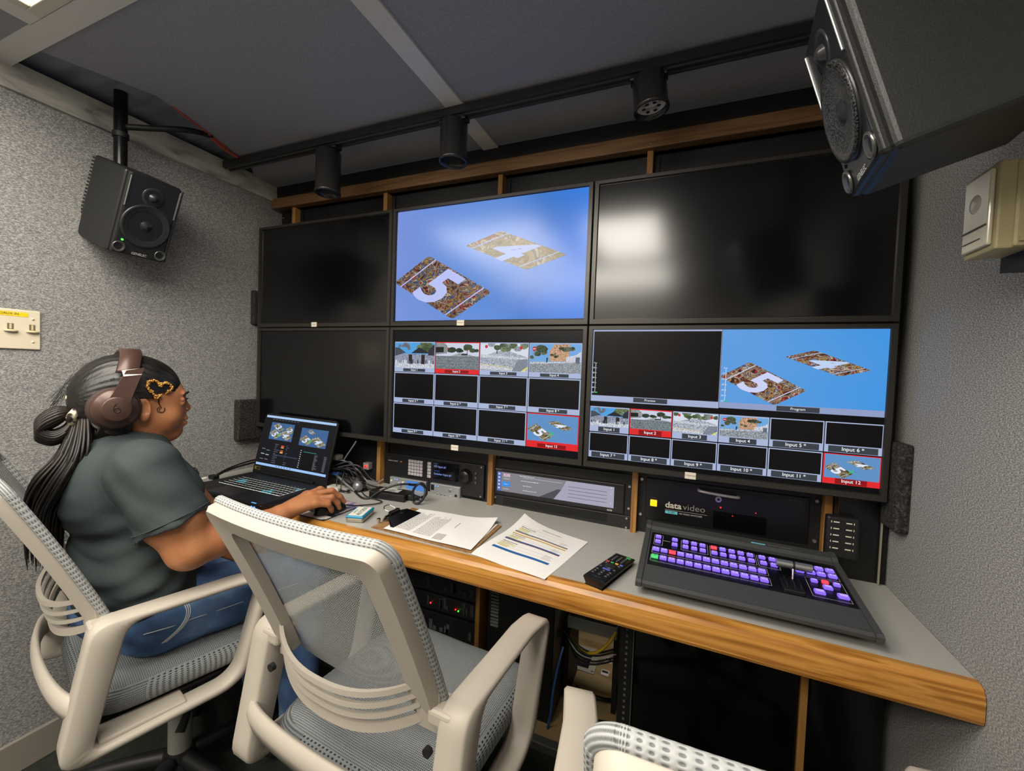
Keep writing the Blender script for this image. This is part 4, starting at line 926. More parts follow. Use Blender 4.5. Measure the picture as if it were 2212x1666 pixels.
for s in (-1, 1):
    b = MB(PC); b.lathe([(.026, -.006), (.046, -.006), (.050, .002), (.047, .012), (.030, .015)], M_hpp, 36, cupM(s)); b.build('ear_cushion', t)
    b = MB(PC); b.lathe([(.046, .008), (.047, .014), (.042, .022), (.030, .027), (.0285, .034), (.026, .0355), (0, .0355)], M_hp, 40, cupM(s), sx=1.0, sy=.94); c_ = b.build('ear_cup', t)
    b = MB(PC)
    b.prism([(s * .110, -.133, 1.182), (s * .110, -.100, 1.190), (s * .117, -.124, 1.118), (s * .117, -.128, 1.098), (s * .118, -.172, 1.098), (s * .117, -.158, 1.125)] if s > 0 else [(s * .110, -.133, 1.182), (s * .110, -.100, 1.190), (s * .117, -.124, 1.118), (s * .117, -.172, 1.098), (s * .117, -.158, 1.125)], (-s * .008, 0, 0), M_hp); b.build('yoke', t)
    b = MB(PC); b.prism([(s * .100, -.1405, 1.182), (s * .100, -.1075, 1.188), (s * .105, -.1055, 1.173), (s * .106, -.138, 1.168)], (s * .007, 0, 0), MAT('slider_grey', '#a49d97', .3, .5)); b.build('slider', t)
b = MB(PC); b.tube([(.1203, -.150 + .0055 * math.cos(a), 1.090 + .0055 * math.sin(a)) for a in [i * math.pi / 6 for i in range(12)]], .0009, MAT('logo_dark', '#2a1d19', .4), 5, closed=True, sub=2)
b.tube([(.1203, -.1553, 1.090), (.1203, -.1553, 1.1015), (.1203, -.151, 1.1045)], .0009, MAT('logo_dark', '#2a1d19', .4), 5, sub=2); b.build('logo', t)
b = MB(PC); M_gold = MAT('gold_bead', '#c9974a', .35, .6); HP = []
for i in range(46):
    a = 2 * math.pi * i / 46; hx = 16 * math.sin(a) ** 3; hz = 13 * math.cos(a) - 5 * math.cos(2 * a) - 2 * math.cos(3 * a) - math.cos(4 * a)
    y, z = -.066 + hx * .00165, 1.137 + hz * .0015; y, z = -.066 + (y + .066) * .97 + (z - 1.137) * .22, 1.137 + (z - 1.137) * .97 - (y + .066) * .22
    p = onsurf(hair_f, (.12, y, z), (-1, 0, 0))
    HP.append(p + Vector((.0015, 0, 0)))
    for j in range(3): b.ball((p.x + .002 + .002 * rnd.random(), p.y + (rnd.random() - .5) * .006, p.z + (rnd.random() - .5) * .006), .0024, M_gold, n=8)
b.tube(HP, .0022, M_gold, 6, closed=True, sub=2)
o = b.build('hair_clip'); tag(o, 'gold beaded heart-shaped hair clip in the woman\'s hair', 'hair clip')
b = MB(PC); M_sc = NOISE('scrunchie_fabric', ['#20161a', '#d8cfa8', '#e6dfc4', '#2c1d22'], 30, .7, .3, lo=.4, hi=.6)
b.tube([g0 + Vector((.032 * math.cos(a), -.004 + .008 * math.sin(3 * a), .032 * math.sin(a))) for a in [2 * math.pi * i / 16 for i in range(16)]], .0095, M_sc, 10, closed=True, sub=3)
o = b.build('scrunchie'); tag(o, 'cream and black hair scrunchie holding the ponytail', 'hair tie')
b = MB(PC); x0, y0, z0 = .022, .150, .636; b.box(-.035, .035, -.07, .07, -.004, .004, MAT('phone_case', '#7a4a2c', .4), .003, M=T(.045, .150, .650) @ RZ(.5) @ RY(.15)); b.cyl((.050, .150, .6545), (.050, .150, .657), .011, MAT('ring_gold', '#c99a5a', .3, .7), n=20)
o = b.build('phone'); tag(o, 'brown phone with a round ring grip on the woman\'s lap', 'phone')
# ================================================================= RACK EQUIPMENT UNDER THE MONITORS
YR = .118
def FR(y): return lambda x, z, k=0: (x, y - .0005 * k, z)
def screws(b, xs, zs, y=YR, r=.0032):
    for x in xs:
        for z in zs: b.cyl((x, y, z), (x, y - .002, z), r, M_silver, n=10)
M_face = MAT('equipment_black', '#17171a', .45); M_btn = MAT('button_white', '#b9b3b6', .45); M_txt = MAT('print_grey', '#b9b6ae', .6); M_txd = MAT('print_dim', '#5e5c58', .6)
# video router control panel
t = thing('video_router_panel', 'black router panel with white keypad, blue text display and round knob', 'video router', (.12, YR, .745))
b = MB(); b.box(-.103, .346, YR - .006, YR + .05, .745, .868, M_face, .003)
b.text('Videohub 40x40', lambda a, q: (-.083 + a, YR - .0068, .839 + q), .0052, M_txt, 'l', bold=.01); b.text('12G', lambda a, q: (-.0265 + a, YR - .0068, .839 + q), .0052, MAT('print_orange', '#d98a2a', .5), 'l', bold=.01); b.text('Blackmagic', lambda a, q: (-.083 + a, YR - .0068, .851 + q), .003, M_txd, 'l')
b.text('design', lambda a, q: (.262 + a, YR - .0068, .857 + q), .003, M_txd)
screws(b, (.335,), (.86, .752), YR - .006); b.build('faceplate', t)
for r in range(5):
    for c in range(6):
        x = .017 + c * .0135 if c < 5 else .1055; z = .8485 - r * .0125
        b = MB(); b.box(x, x + .0118 + (.004 if c == 5 else 0), YR - .011, YR - .006, z - .0052, z + .0052, M_btn, .0012); b.text('123456789ABCDEFGHJKLMNPQRSTUVW'[r * 6 + c], lambda a, q: (x + .006 + a, YR - .0113, z + q), .004, M_ink); b.build('key', t)
b = MB(); b.box(.129, .243, YR - .0075, YR - .005, .793, .858, MAT('display_glass', '#07080f', .12)); bl = EM('#4f6fd0'); bl2 = EM('#8ea8f0')
F = lambda a, q, x=.134, z=.84: (x + a, YR - .008, z + q)
for s, z, h, m in (('SOURCE', .8505, .003, bl), ('I/O Input #1', .840, .0082, bl2), ('DESTINATION', .8235, .003, bl), ('Switcher Input #1', .812, .0082, bl2)): b.text(s, lambda a, q, z=z: (.134 + a, YR - .008, z + q), h, m, 'l', sx=.95)
b.build('display', t)
b = MB(); b.lathe([(.027, 0), (.026, .006), (.0235, .007), (.0225, .020), (.0205, .022), (0, .022)], MAT('knob_black', '#101010', .3), 36, T(.273, YR - .006, .820) @ RX(math.pi / 2)); b.build('knob', t)
for z in (.835, .818, .801): b = MB(); b.box(.310, .318, YR - .010, YR - .006, z - .0045, z + .0045, MAT('button_grey', '#4a4a4c', .4), .001); b.build('side_button', t)
# two silver half-rack audio boxes
def audio(x0, x1, z0, z1, label, disp):
    t = thing('audio_converter', label, 'audio box', ((x0 + x1) / 2, YR, z0), 0, 'silver half-rack audio boxes'); M_al = MAT('brushed_silver', '#a7a9aa', .35, .5)
    b = MB(); b.box(x0, x1, YR - .016, YR + .04, z0, z1, M_al, .0025); b.build('case', t); y = YR - .016; h = z1 - z0
    if disp:
        b = MB(); b.box(x0 + .082, x1 - .005, y - .002, y, z0 + h * .3, z1 - .005, MAT('lcd_blue', '#3c6aa8', .2, emit='#3f78c4', es=.5)); b.build('display', t)
        b = MB(); b.lathe([(.0135, 0), (.0125, .009), (.011, .010), (0, .010)], M_al, 28, T(x0 + .046, y, z0 + h * .55) @ RX(math.pi / 2)); b.build('knob', t)
        for k, (px, pz) in enumerate(((.010, .3), (.010, .75), (.066, .75), (.066, .3))): b = MB(); b.cyl((x0 + px, y, z0 + h * pz), (x0 + px, y - .003, z0 + h * pz), .0035, M_white, n=12); b.build('button', t)
    else:
        b = MB(); b.box(x0 + .004, x0 + .018, y - .001, y + .001, z0 + h * .55, z1 - .005, M_black); b.build('sockets', t); b = MB(); b.box(x1 - .026, x1 - .003, y - .002, y, z0 + .003, z1 - .003, M_al, .001); b.box(x1 - .020, x1 - .010, y - .003, y, z0 + .006, z0 + .014, M_black); b.box(x1 - .020, x1 - .010, y - .003, y, z0 + .020, z0 + .029, M_black); b.build('socket_plate', t)
        for px, pz in ((.034, .35), (.05, .35), (.066, .35), (.088, .7), (.088, .28)): b = MB(); b.cyl((x0 + px, y, z0 + h * pz), (x0 + px, y - .006, z0 + h * pz), .0042 if px > .08 else .0025, M_silver, n=14); b.build('button', t)
    b = MB(); b.cyl((x0 + .025, y, z1 - .008), (x0 + .025, y - .001, z1 - .008), .0018, MAT('led_blue', '#3f7dff', .4, emit='#5a96ff', es=2), n=8); b.cyl((x0 + .036, y, z1 - .008), (x0 + .036, y - .001, z1 - .008), .0018, MAT('led_blue', '#3f7dff', .4, emit='#5a96ff', es=2), n=8); b.build('indicator_light', t)
audio(-.066, .104, .7185, .743 + .034, 'silver audio box with round dial and blue display behind the power brick', True)
audio(.124, .254, .7195, .743 + .034, 'silver audio box with small knobs and sockets beside the first rack upright', False)
# touch screen panel
t = thing('touch_control_panel', 'wide black rack panel with a long grey touch screen', 'control panel', (.61, YR, .769))
b = MB(); b.box(.391, .865, YR - .004, YR + .05, .769, .90, M_rackp); b.box(.388, .845, YR - .010, YR, .772, .868, M_face, .004); b.text('Ultritouch', lambda a, q: (.393 + a, YR - .0106, .8625 + q), .0042, M_txt, 'l'); b.text('ROSS', lambda a, q: (.80 + a, YR - .0106, .7785 + q), .0050, M_txt, bold=.05)
screws(b, (.383, .858), (.862, .792), YR - .004, .004); b.build('faceplate', t)
b = MB(); F = FR(YR - .0105)
rect(b, F, .402, .787, .812, .8555, EM('#8f8c94', .8), 1); rect(b, F, .402, .787, .418, .8555, EM('#5f72b8', .9), 2)
b.poly([F(.56, .787, 2), F(.612, .787, 2), F(.638, .822, 2), F(.625, .822, 2)], EM('#4a4a52')); b.poly([F(.612, .787, 2), F(.812, .787, 2), F(.812, .8555, 2), F(.655, .8555, 2), F(.638, .822, 2)], EM('#b0aec2', .85))
for i in range(5): rect(b, F, .406, .845 - i * .0125, .413, .851 - i * .0125, EM('#c3d0f4'), 3)
b.text('ROSS', lambda a, q: F(.426 + a, .846 + q, 3), .0078, EM('#f2c8d8'), 'l', bold=.05); rect(b, F, .425, .8405, .452, .8412, EM('#ffffff'), 3); b.text('Ultritouch-2', lambda a, q: F(.426 + a, .833 + q, 3), .0036, EM('#f0f0f6'), 'l')
rect(b, F, .421, .806, .451, .8225, EM('#2f8fe6'), 3); b.text('System', lambda a, q: F(.436 + a, .814 + q, 4), .004, EM('#cfe4ff')); b.text('Connection', lambda a, q: F(.436 + a, .797 + q, 3), .0036, EM('#f0f0f6'))
for i, (s, x) in enumerate((('Device Name: Ultritouch_2a', .487), ('Device ID: Ultritouch-0040281-80', .492), ('Type: Ultritouch', .50), ('Serial: Port-Oem-0-114-74', .50))): b.text(s, lambda a, q: F(x + a, .8495 - i * .0165 + q, 3), .0034, EM('#ffffff'), 'l')
rect(b, F, .50, .8445, .64, .845, EM('#ffffff'), 3)
for i in range(4): rect(b, F, .662, .836 - i * .0115, .79, .8372 - i * .0115, EM('#3f4560'), 3)
for z in (.85, .83, .80): b.text('*', lambda a, q: F(.803 + a, z + q, 3), .006, EM('#ffffff'))
b.build('touch_screen', t)
t = thing('vent_panel', 'black rack panel with a long slot, just above the worktop', 'rack panel', (.61, YR, .722))
b = MB(); b.box(.391, .865, YR - .006, YR + .03, .7235, .7675, M_face, .0015); screws(b, (.383 + .012, .853), (.760, .731), YR - .006); b.build('plate', t)
b = MB(); b.box(.425, .792, YR - .0068, YR - .005, .739, .766, MAT('slot_dark', '#070707', .8)); b.build('slot', t)
# big switcher mainframe
t = thing('video_switcher_unit', 'large black rack unit lettered datavideo with glowing yellow button', 'video switcher', (1.12, YR, .766))
b = MB(); b.box(.8865, 1.360, YR - .004, YR + .06, .721, .93, M_rackp); b.box(.908, 1.336, YR - .008, YR, .770, .899, MAT('datavideo_black', '#0e0e10', .35), .003)
for x in (.895, 1.35):
    for z in (.90, .885, .86, .835, .80, .775, .745): b.cyl((x, YR - .004, z), (x, YR - .0055, z), .0030, M_black, n=10)
    for z in (.892, .782): b.cyl((x, YR - .004, z), (x, YR - .010, z), .0045, M_silver, n=12)
b.box(1.10, 1.235, YR - .0085, YR - .007, .775, .826, MAT('smoked_window', '#0a0807', .15))
b.text('data', lambda a, q: (.966 + a, YR - .0088, .822 + q), .0185, MAT('print_cream', '#cfc9b8', .5), 'l', bold=.035, sx=1.08); b.text('video', lambda a, q: (1.0160 + a, YR - .0088, .822 + q), .0185, MAT('print_cream2', '#8b877c', .5), 'l', bold=.0, sx=1.12)
b.box(.966, 1.084, YR - .0088, YR - .008, .8082, .8088, M_txt); b.box(.967, 1.002, YR - .0088, YR - .008, .797, .8055, MAT('print_cyan', '#6fc1d0', .5)); b.text('SE-2800', lambda a, q: (.9845 + a, YR - .0092, .8012 + q), .0046, M_black); b.text('HD VIDEO SWITCHER', lambda a, q: (1.006 + a, YR - .0088, .8012 + q), .0048, M_txt, 'l', bold=.01)
b.text('NewsPoint', lambda a, q: (1.30 + a, YR - .0088, .886 + q), .0055, M_txd); b.text('POWER', lambda a, q: (.932 + a, YR - .0088, .8395 + q), .0028, M_txd)
b.build('faceplate', t)
b = MB(); b.box(.9225, .9425, YR - .013, YR - .007, .813, .833, MAT('lit_yellow', '#d8a810', .4, emit='#ffc61a', es=1.1), .002); b.build('power_button', t)
b = MB(); b.tube([(1.058, YR - .008, .884), (1.062, YR - .024, .882), (1.11, YR - .027, .879), (1.158, YR - .024, .877), (1.162, YR - .008, .876)], .0042, MAT('handle_pale', '#b5aeb2', .35, .3), 10); b.build('handle', t)
b = MB(); b.cyl((1.111, YR - .008, .862), (1.111, YR - .014, .862), .0085, M_chrome, n=24); b.cyl((1.111, YR - .014, .862), (1.111, YR - .016, .862), .004, M_black, n=16); b.build('lock', t)
b = MB()
for x, z in ((1.118, .838), (1.208, .836), (1.15, .818)): b.cyl((x, YR - .0085, z), (x, YR - .0095, z), .0013 if x > 1.12 else .0022, MAT('led_red', '#ff2020', .4, emit='#ff2a2a', es=2.), n=8)
b.build('indicator_light', t)
# usb charger and red lit box
t = thing('usb_charger', 'small black charger with ten pale usb slots at the right end', 'charger', (1.386, .05, .778))
b = MB(); b.box(1.352, 1.421, .026, .0495, .774, .880, MAT('charger_black', '#1b1b1c', .4), .006, 3); b.build('case', t)
for r in range(5):
    for c in range(2): x = 1.372 + c * .026; z = .866 - r * .0165; b = MB(); b.box(x - .006, x + .006, .0248, .0265, z - .0013, z + .0013, MAT('usb_pale', '#d8dac2', .4)); b.box(x + (-.011 if c == 0 else .0095), x + (-.0095 if c == 0 else .011), .0252, .0265, z - .0025, z + .0025, MAT('usb_pale', '#d8dac2', .4)); b.build('usb_port', t)
t = thing('lit_button_box', 'tiny clear box with a red lit button left of the second upright', 'button', (-.187, .118, .785))
b = MB(); b.box(-.201, -.172, .100, .124, .789, .817, MAT('clear_plastic', '#8d8a88', .2), .002); b.build('housing', t)
b = MB(); b.cyl((-.185, .100, .803), (-.185, .096, .803), .0062, MAT('lit_red', '#ff3a30', .4, emit='#ff3030', es=1.6), n=16); b.cyl((-.185, .096, .803), (-.185, .095, .803), .0025, M_black, n=10); b.build('button', t)
# ================================================================= ON THE WALLS
t = thing('wall_plate', 'cream wall plate with two socket openings and a yellow label', 'wall plate', (XL, -.70, 1.226))
b = MB(); b.box(XL, XL + .006, -.80, -.6465, 1.225, 1.336, MAT('plate_cream', '#d8cdb4', .4), .004, 3); x = XL + .0062
for y in (-.665, -.735, -.775):
    for z in (1.312, 1.247): b.ball((x, y + .002, z), .0032, MAT('plate_cream', '#d8cdb4', .4), n=10)
b.build('plate', t)
for y in (-.664, -.706, -.75):
    b = MB(); b.box(x - .001, x + .0006, y - .006, y + .006, 1.280, 1.296, MAT('socket_dark', '#6f5f4c', .7)); b.box(x, x + .0015, y - .002, y + .002, 1.281, 1.295, MAT('socket_cream', '#c9b994', .5)); b.lathe([(.013, 0), (.014, .002), (.012, .004), (0, .005)], MAT('socket_cream', '#c9b994', .5), 18, T(x + .003, y, 1.2745) @ RY(.25), sx=.45); b.build('socket', t)
b = MB(); b.box(x - .001, x + .0004, -.79, -.672, 1.3165, 1.3285, MAT('label_yellow', '#e8c91e', .5)); b.text('VTC/AUX IN', lambda a, q: (x + .0007, -.691 + a, 1.3225 + q), .0062, M_ink, 'r', bold=.01); b.build('label', t)
M_foam = NOISE('acoustic_foam', ['#141414', '#2c2b29', '#4b4946'], 190, .95, 1., lo=.35, hi=.7)
b = MB(); b.box(XL, XL + .034, -.078, .055, .880, 1.052, M_foam, .006, 2); o = tag(b.build('foam_block'), 'dark speckled foam block on the left wall beside the lower monitor', 'foam', 'acoustic foam blocks')
b = MB(); b.box(XL, XL + .024, -.012, .05, 1.375, 1.520, M_foam, .005, 2); o = tag(b.build('foam_block'), 'thin dark foam strip on the left wall beside the upper monitor', 'foam', 'acoustic foam blocks')
b = MB(); b.box(1.4625, XR, -.035, .045, .875, 1.08, M_foam, .006, 2); o = tag(b.build('foam_block'), 'dark foam block squeezed between lower right monitor and right wall', 'foam', 'acoustic foam blocks')
t = thing('emergency_light', 'cream emergency light box with clear lens high on the right wall', 'emergency light', (XR, -.43, 1.41)); M_cr = MAT('aged_cream', '#a79c74', .45)
ey0, ey1 = -.462, -.392; ez0, ez1 = 1.408, 1.525
b = MB(); b.box(1.405, XR, ey0 - .002, ey1 + .002, ez0, ez1, M_cr, .004); b.box(1.388, 1.408, ey0, ey1, ez0 - .002, ez1 + .002, M_cr, .003)
for x in (1.425, 1.455, 1.472): b.box(x, x + .010, ey0 - .004, ey0, ez0 + .02, ez1 - .012, M_black)
b.box(1.410, 1.480, ey0 - .006, ey0 - .001, ez0 + .006, ez0 + .012, M_cr); b.box(1.43, XR, ey0 + .01, ey1, ez0 - .022, ez0, M_black); b.build('housing', t)
b = MB(); b.box(1.382, 1.388, ey0 + .006, ey1 - .006, ez0 + .006, ez1 - .006, MAT('lens', '#cfc7ae', .12, 0, .6), .002); b.ball((1.383, -.425, ez1 - .045), .014, MAT('bulb_glass', '#d9d3c4', .08), sx=.3); b.box(1.3805, 1.383, ey0 + .008, ey1 - .008, ez0 + .034, ez0 + .036, M_txd); b.box(1.3805, 1.383, ey0 + .02, ey1 - .01, ez0 + .018, ez0 + .019, M_txd); b.build('lens', t)
# ================================================================= UNDER THE WORKTOP
t = thing('rack_electronics', 'dim rack of black electronics with red and green lights under the worktop', 'electronics', (.23, .1, .02))
b = MB(); b.box(.02, .345, .12, .38, .02, .62, M_black); b.build('chassis', t)
rnd = random.Random(3)
for i, (z0, z1) in enumerate(((.52, .60), (.44, .51), (.36, .43), (.29, .35), (.2, .28), (.11, .19), (.03, .1))):
    b = MB(); b.box(.022, .343, .104, .12, z0, z1, M_face, .002); 
    for _ in range(9): x = .04 + rnd.random() * .28; b.box(x, x + .008 + .01 * rnd.random(), .101, .105, z0 + .015, z0 + .03 + .03 * rnd.random(), MAT('dim_grey_%d' % (i % 3), ('#3a3c3c', '#57585a', '#2a2a2c')[i % 3], .5))
    b.build('module', t)
b = MB(); b.box(.12, .155, .085, .104, .44, .58, MAT('dull_plate', '#5c5e58', .5)); b.build('module', t)
for x, z, c in ((.145, .317, '#ff3040'), (.254, .318, '#ff2418'), (.266, .315, '#39e03a')):
    b = MB(); b.ball((x, .098, z), .0032, MAT('led_' + c.strip('#'), c, .4, emit=c, es=2.5), n=8); b.build('indicator_light', t)
t = thing('equipment_tower', 'tall black equipment tower under the middle of the worktop', 'equipment case', (.52, .2, .01))
b = MB(); b.box(.385, .632, .10, .44, .012, .64, MAT('tower_black', '#131311', .4), .004); b.box(.6322, .6338, .11, .43, .02, .63, MAT('tower_side', '#4a4738', .45, .3)); b.build('case', t)
b = MB(); b.cyl((.628, .098, .60), (.628, .092, .60), .006, M_chrome, n=14); b.build('lock', t)
b = MB()
for i in range(14): z = .30 + i * .012; b.box(.40, .43, .094, .1, z, z + .003 + .003 * rnd.random(), MAT('paper_edges', '#7a7c72', .7), M=T(0, 0, 0))
b.build('card_edges', t)
t = thing('patch_unit', 'silver patch unit with a row of holes under the worktop', 'patch unit', (.75, .25, .30))
b = MB(); b.box(.655, .83, .22, .40, .345, .40, M_dark, .002); b.box(.655, .83, .205, .4, .300, .344, MAT('unit_silver', '#9a9a92', .45, .4), .002)
for i in range(9): b.cyl((.665 + i * .018, .204, .362), (.665 + i * .018, .202, .362), .006, MAT('dim_ring', '#3c3c3a', .4), n=12)
b.box(.655, .83, .2195, .221, .345, .38, M_dark); b.build('case', t)
for xa in (.64, .815): b = MB(); b.box(xa, xa + .016, .24, .40, .012, .30, M_black); b.build('bracket', t)
def cable(pts, r, mat, name, label, n=8): b = MB(); b.tube(pts, r, mat, n, sub=8); return tag(b.build(name), label, 'cable')
M_cab = MAT('cable_black', '#141416', .4); M_cabg = MAT('cable_grey', '#77767a', .4)
cable([(.83, .18, .345), (.80, .16, .30), (.755, .16, .262), (.70, .20, .245), (.64, .26, .25)], .0055, MAT('cable_yellow', '#c9a418', .4), 'yellow_cable', 'thick yellow cable hanging under the worktop')
cable([(.66, .14, .27), (.655, .12, .24), (.65, .10, .20), (.645, .08, .14), (.64, .08, .07), (.63, .085, .012)], .0045, MAT('cable_blue', '#1f4f86', .4), 'blue_cable', 'blue cable hanging down beside the black tower')
for i in range(5): cable([(.64, .2 + i * .012, .29 - i * .008), (.70, .17, .270 - i * .012), (.76, .17, .258 - i * .010), (.83, .2, .275 - i * .01)], .0032 if i != 2 else .002, M_cab if i != 2 else MAT('cable_white', '#b9b9b4', .5), 'hanging_cable', ('black cable sagging under the silver patch unit, topmost', 'second black cable sagging below the patch unit', 'thin white cable sagging below the patch unit', 'fourth sagging cable below the patch unit, black', 'lowest black cable sagging below the patch unit')[i])
cable([(.68, .30, .018), (.70, .27, .03), (.74, .26, .035), (.79, .27, .03), (.83, .30, .018)], .008, M_cab, 'floor_cable', 'thick black cable looping over the plywood, farther one')
cable([(.69, .20, .018), (.72, .16, .03), (.77, .145, .04), (.83, .15, .05)], .008, M_cab, 'floor_cable', 'thick black cable looping over the plywood, nearer one')
t = thing('floor_plate', 'white metal plate with a dark opening on the plywood', 'plate', (.67, .48, .012))
b = MB(); b.box(.60, .722, .405, .56, .0105, .0145, MAT('plate_white', '#b9b6a8', .5), .001); b.cyl((.712, .415, .0145), (.712, .415, .016), .004, M_silver, n=10); b.cyl((.712, .55, .0145), (.712, .55, .016), .004, M_silver, n=10); b.build('plate', t)
b = MB(); b.box(.60, .695, .425, .53, .0146, .0152, M_black); b.build('opening', t)
for x, y, lab in ((.762, .515, 'small white cable-tie anchor on the plywood, farther one'), (.762, .435, 'small white cable-tie anchor on the plywood, nearer one')):
    b = MB(); b.box(x - .016, x + .016, y - .016, y + .016, .0105, .0135, M_white, .002); b.box(x - .012, x + .012, y - .003, y + .003, .0135, .018, M_dark); tag(b.build('cable_anchor'), lab, 'cable anchor', 'cable-tie anchors on the plywood')
t = thing('glossy_cabinet', 'big glossy black rack cabinet under the right of the worktop', 'rack cabinet', (1.15, .1, .01)); M_gl = MAT('gloss_door', '#060706', .08, 0, .5)
b = MB(); b.box(.905, 1.472, -.02, .40, .012, .56, MAT('cabinet_black', '#0d0e0d', .4), .003); b.build('body', t)
b = MB(); b.box(.908, 1.30, -.030, -.020, .02, .50, M_gl, .002); b.build('door', t)
b = MB(); b.box(1.325, 1.47, -.030, -.020, .02, .54, M_gl, .002); b.build('door', t)
b = MB(); b.box(1.304, 1.320, -.034, -.020, .02, .56, M_oakd, .001); b.build('wood_strip', t)
b = MB(); b.box(.868, .904, -.045, .0, .012, .63, M_black, .001)
for i in range(34): z = .03 + i * .0172; b.box(.884, .890, -.047, -.045, z, z + .006, M_txd)
b.box(.9045, .9065, -.048, -.02, .02, .62, M_txd); b.build('rack_rail', t)
b = MB(); b.box(.925, 1.09, -.029, .03, .505, .53, MAT('vent_grey', '#55564f', .4), .002); b.box(.935, 1.07, -.0305, -.029, .507, .527, M_black)
for r in range(6): 
    for c in range(26): b.box(.938 + c * .005, .9415 + c * .005, -.0310, -.0304, .509 + r * .003, .5102 + r * .003, M_txd)
b.build('label_plate', t)
# ================================================================= THINGS ON THE WORKTOP
def desk_thing(name, label, cat, cx, cy, group=None):
    t = thing(name, label, cat, tuple(KM(cx, cy) @ Vector((cx, cy, .717))), 0, group); return t
ZT = .7172
# ---- laptop
KL = KM(-.49, -.14)
t = desk_thing('laptop', 'open black laptop showing an editing program, beside the left wall', 'laptop', -.49, -.14)
M_lb = MAT('laptop_black', '#121213', .38); M_lb2 = MAT('laptop_deck', '#17171a', .45)
x0, x1, y0, y1 = -.700, -.285, -.285, -.005
b = MB(KL); b.box(x0, x1, y0, y1, ZT + .002, ZT + .020, M_lb, .005, 3); b.box(x0 + .004, x1 - .004, y0 + .004, y1 - .02, ZT + .0195, ZT + .0212, M_lb2, .001)
for x in (x0 + .03, x1 - .03):
    for y in (y0 + .03, y1 - .03): b.cyl((x, y, ZT), (x, y, ZT + .003), .008, M_black, n=10)
for i in range(16): b.box(x1 - .001, x1 + .0005, y1 - .02 - i * .006, y1 - .017 - i * .006, ZT + .006, ZT + .016, M_dark)
b.box(x0 + .012, x0 + .05, y0 + .012, y0 + .032, ZT + .0212, ZT + .0216, MAT('sticker', '#d8d0be', .6)); b.build('base', t)
b = MB(KL); b.box(-.585, -.455, -.272, -.200, ZT + .0210, ZT + .0216, MAT('touchpad_grey', '#232328', .3), .0004); b.build('touchpad', t)
b = MB(KL); M_gl2 = MAT('key_glow', '#e8e8e0', .4, emit='#e6e8e2', es=.75); M_kb = MAT('key_black', '#141416', .5); M_kt = MAT('key_teal', '#155a6c', .4, emit='#1e7f96', es=.35)
kx0, kx1, ky0, ky1 = -.652, -.320, -.188, -.076; b.box(kx0, kx1, ky0, ky1, ZT + .0208, ZT + .0214, M_gl2)
rows = 6; rnd = random.Random(2)
for r in range(rows):
    n = 19; h = (ky1 - ky0) / rows; x = kx0 + .0012; 
    for c in range(n):
        w = (kx1 - kx0) / n
        if r == 0 and 4 <= c <= 8:
            if c == 4: w = w * 5
            else: continue
        teal = (r, c) in ((0, 13), (0, 14), (0, 15), (1, 14), (3, 2), (3, 3), (2, 2), (2, 3), (2, 4), (4, 18))
        b.box(x + .0019, x + w - .0019, ky0 + r * h + .0019, ky0 + (r + 1) * h - .0019, ZT + .0212, ZT + .0232, M_kt if teal else M_kb, .0006, 1); x += w
b.build('keyboard', t)
b = MB(KL)
for i in range(2): b.box(x1 - .048 + i * .014, x1 - .041 + i * .014, y0 - .0008, y0 + .001, ZT + .008, ZT + .012, MAT('led_blue', '#3f7dff', .4, emit='#5a96ff', es=2))
b.box(x1 - .052, x1 - .030, y0 + .004, y0 + .007, ZT + .0212, ZT + .0220, MAT('led_blue', '#3f7dff', .4, emit='#5a96ff', es=2)); b.build('indicator_light', t)
LX0, LX1 = -.708, -.288
def LD(a, q, k=0):     # lid plane: a across 0..1, q up 0..1
    x = LX0 + (LX1 - LX0) * a; return Vector((x, -.010 + .060 * q - .0003 * k, ZT + .018 + .252 * q - .00008 * k))
b = MB(KL); o = [LD(0, 0), LD(1, 0), LD(1, .955), LD(.955, 1), LD(.045, 1), LD(0, .965)]; b.prism(o, Vector((0, .006, -.0015)), M_lb); b.box(x0 + .06, x1 - .06, y1 - .018, y1 + .004, ZT + .014, ZT + .030, M_lb, .004)
b.build('lid', t)
b = MB(KL); S = lambda u, v, k=1: LD(.022 + .956 * u, .135 + .83 * v, k)
def sr(u0, v0, u1, v1, m, k): b.poly([S(u0, v0, k), S(u1, v0, k), S(u1, v1, k), S(u0, v1, k)], m)
sr(0, 0, 1, 1, EM('#16171d'), 2); sr(0, .955, 1, 1, EM('#a8c8ee'), 3); sr(0, 0, 1, .045, EM('#9cc4f6'), 3)
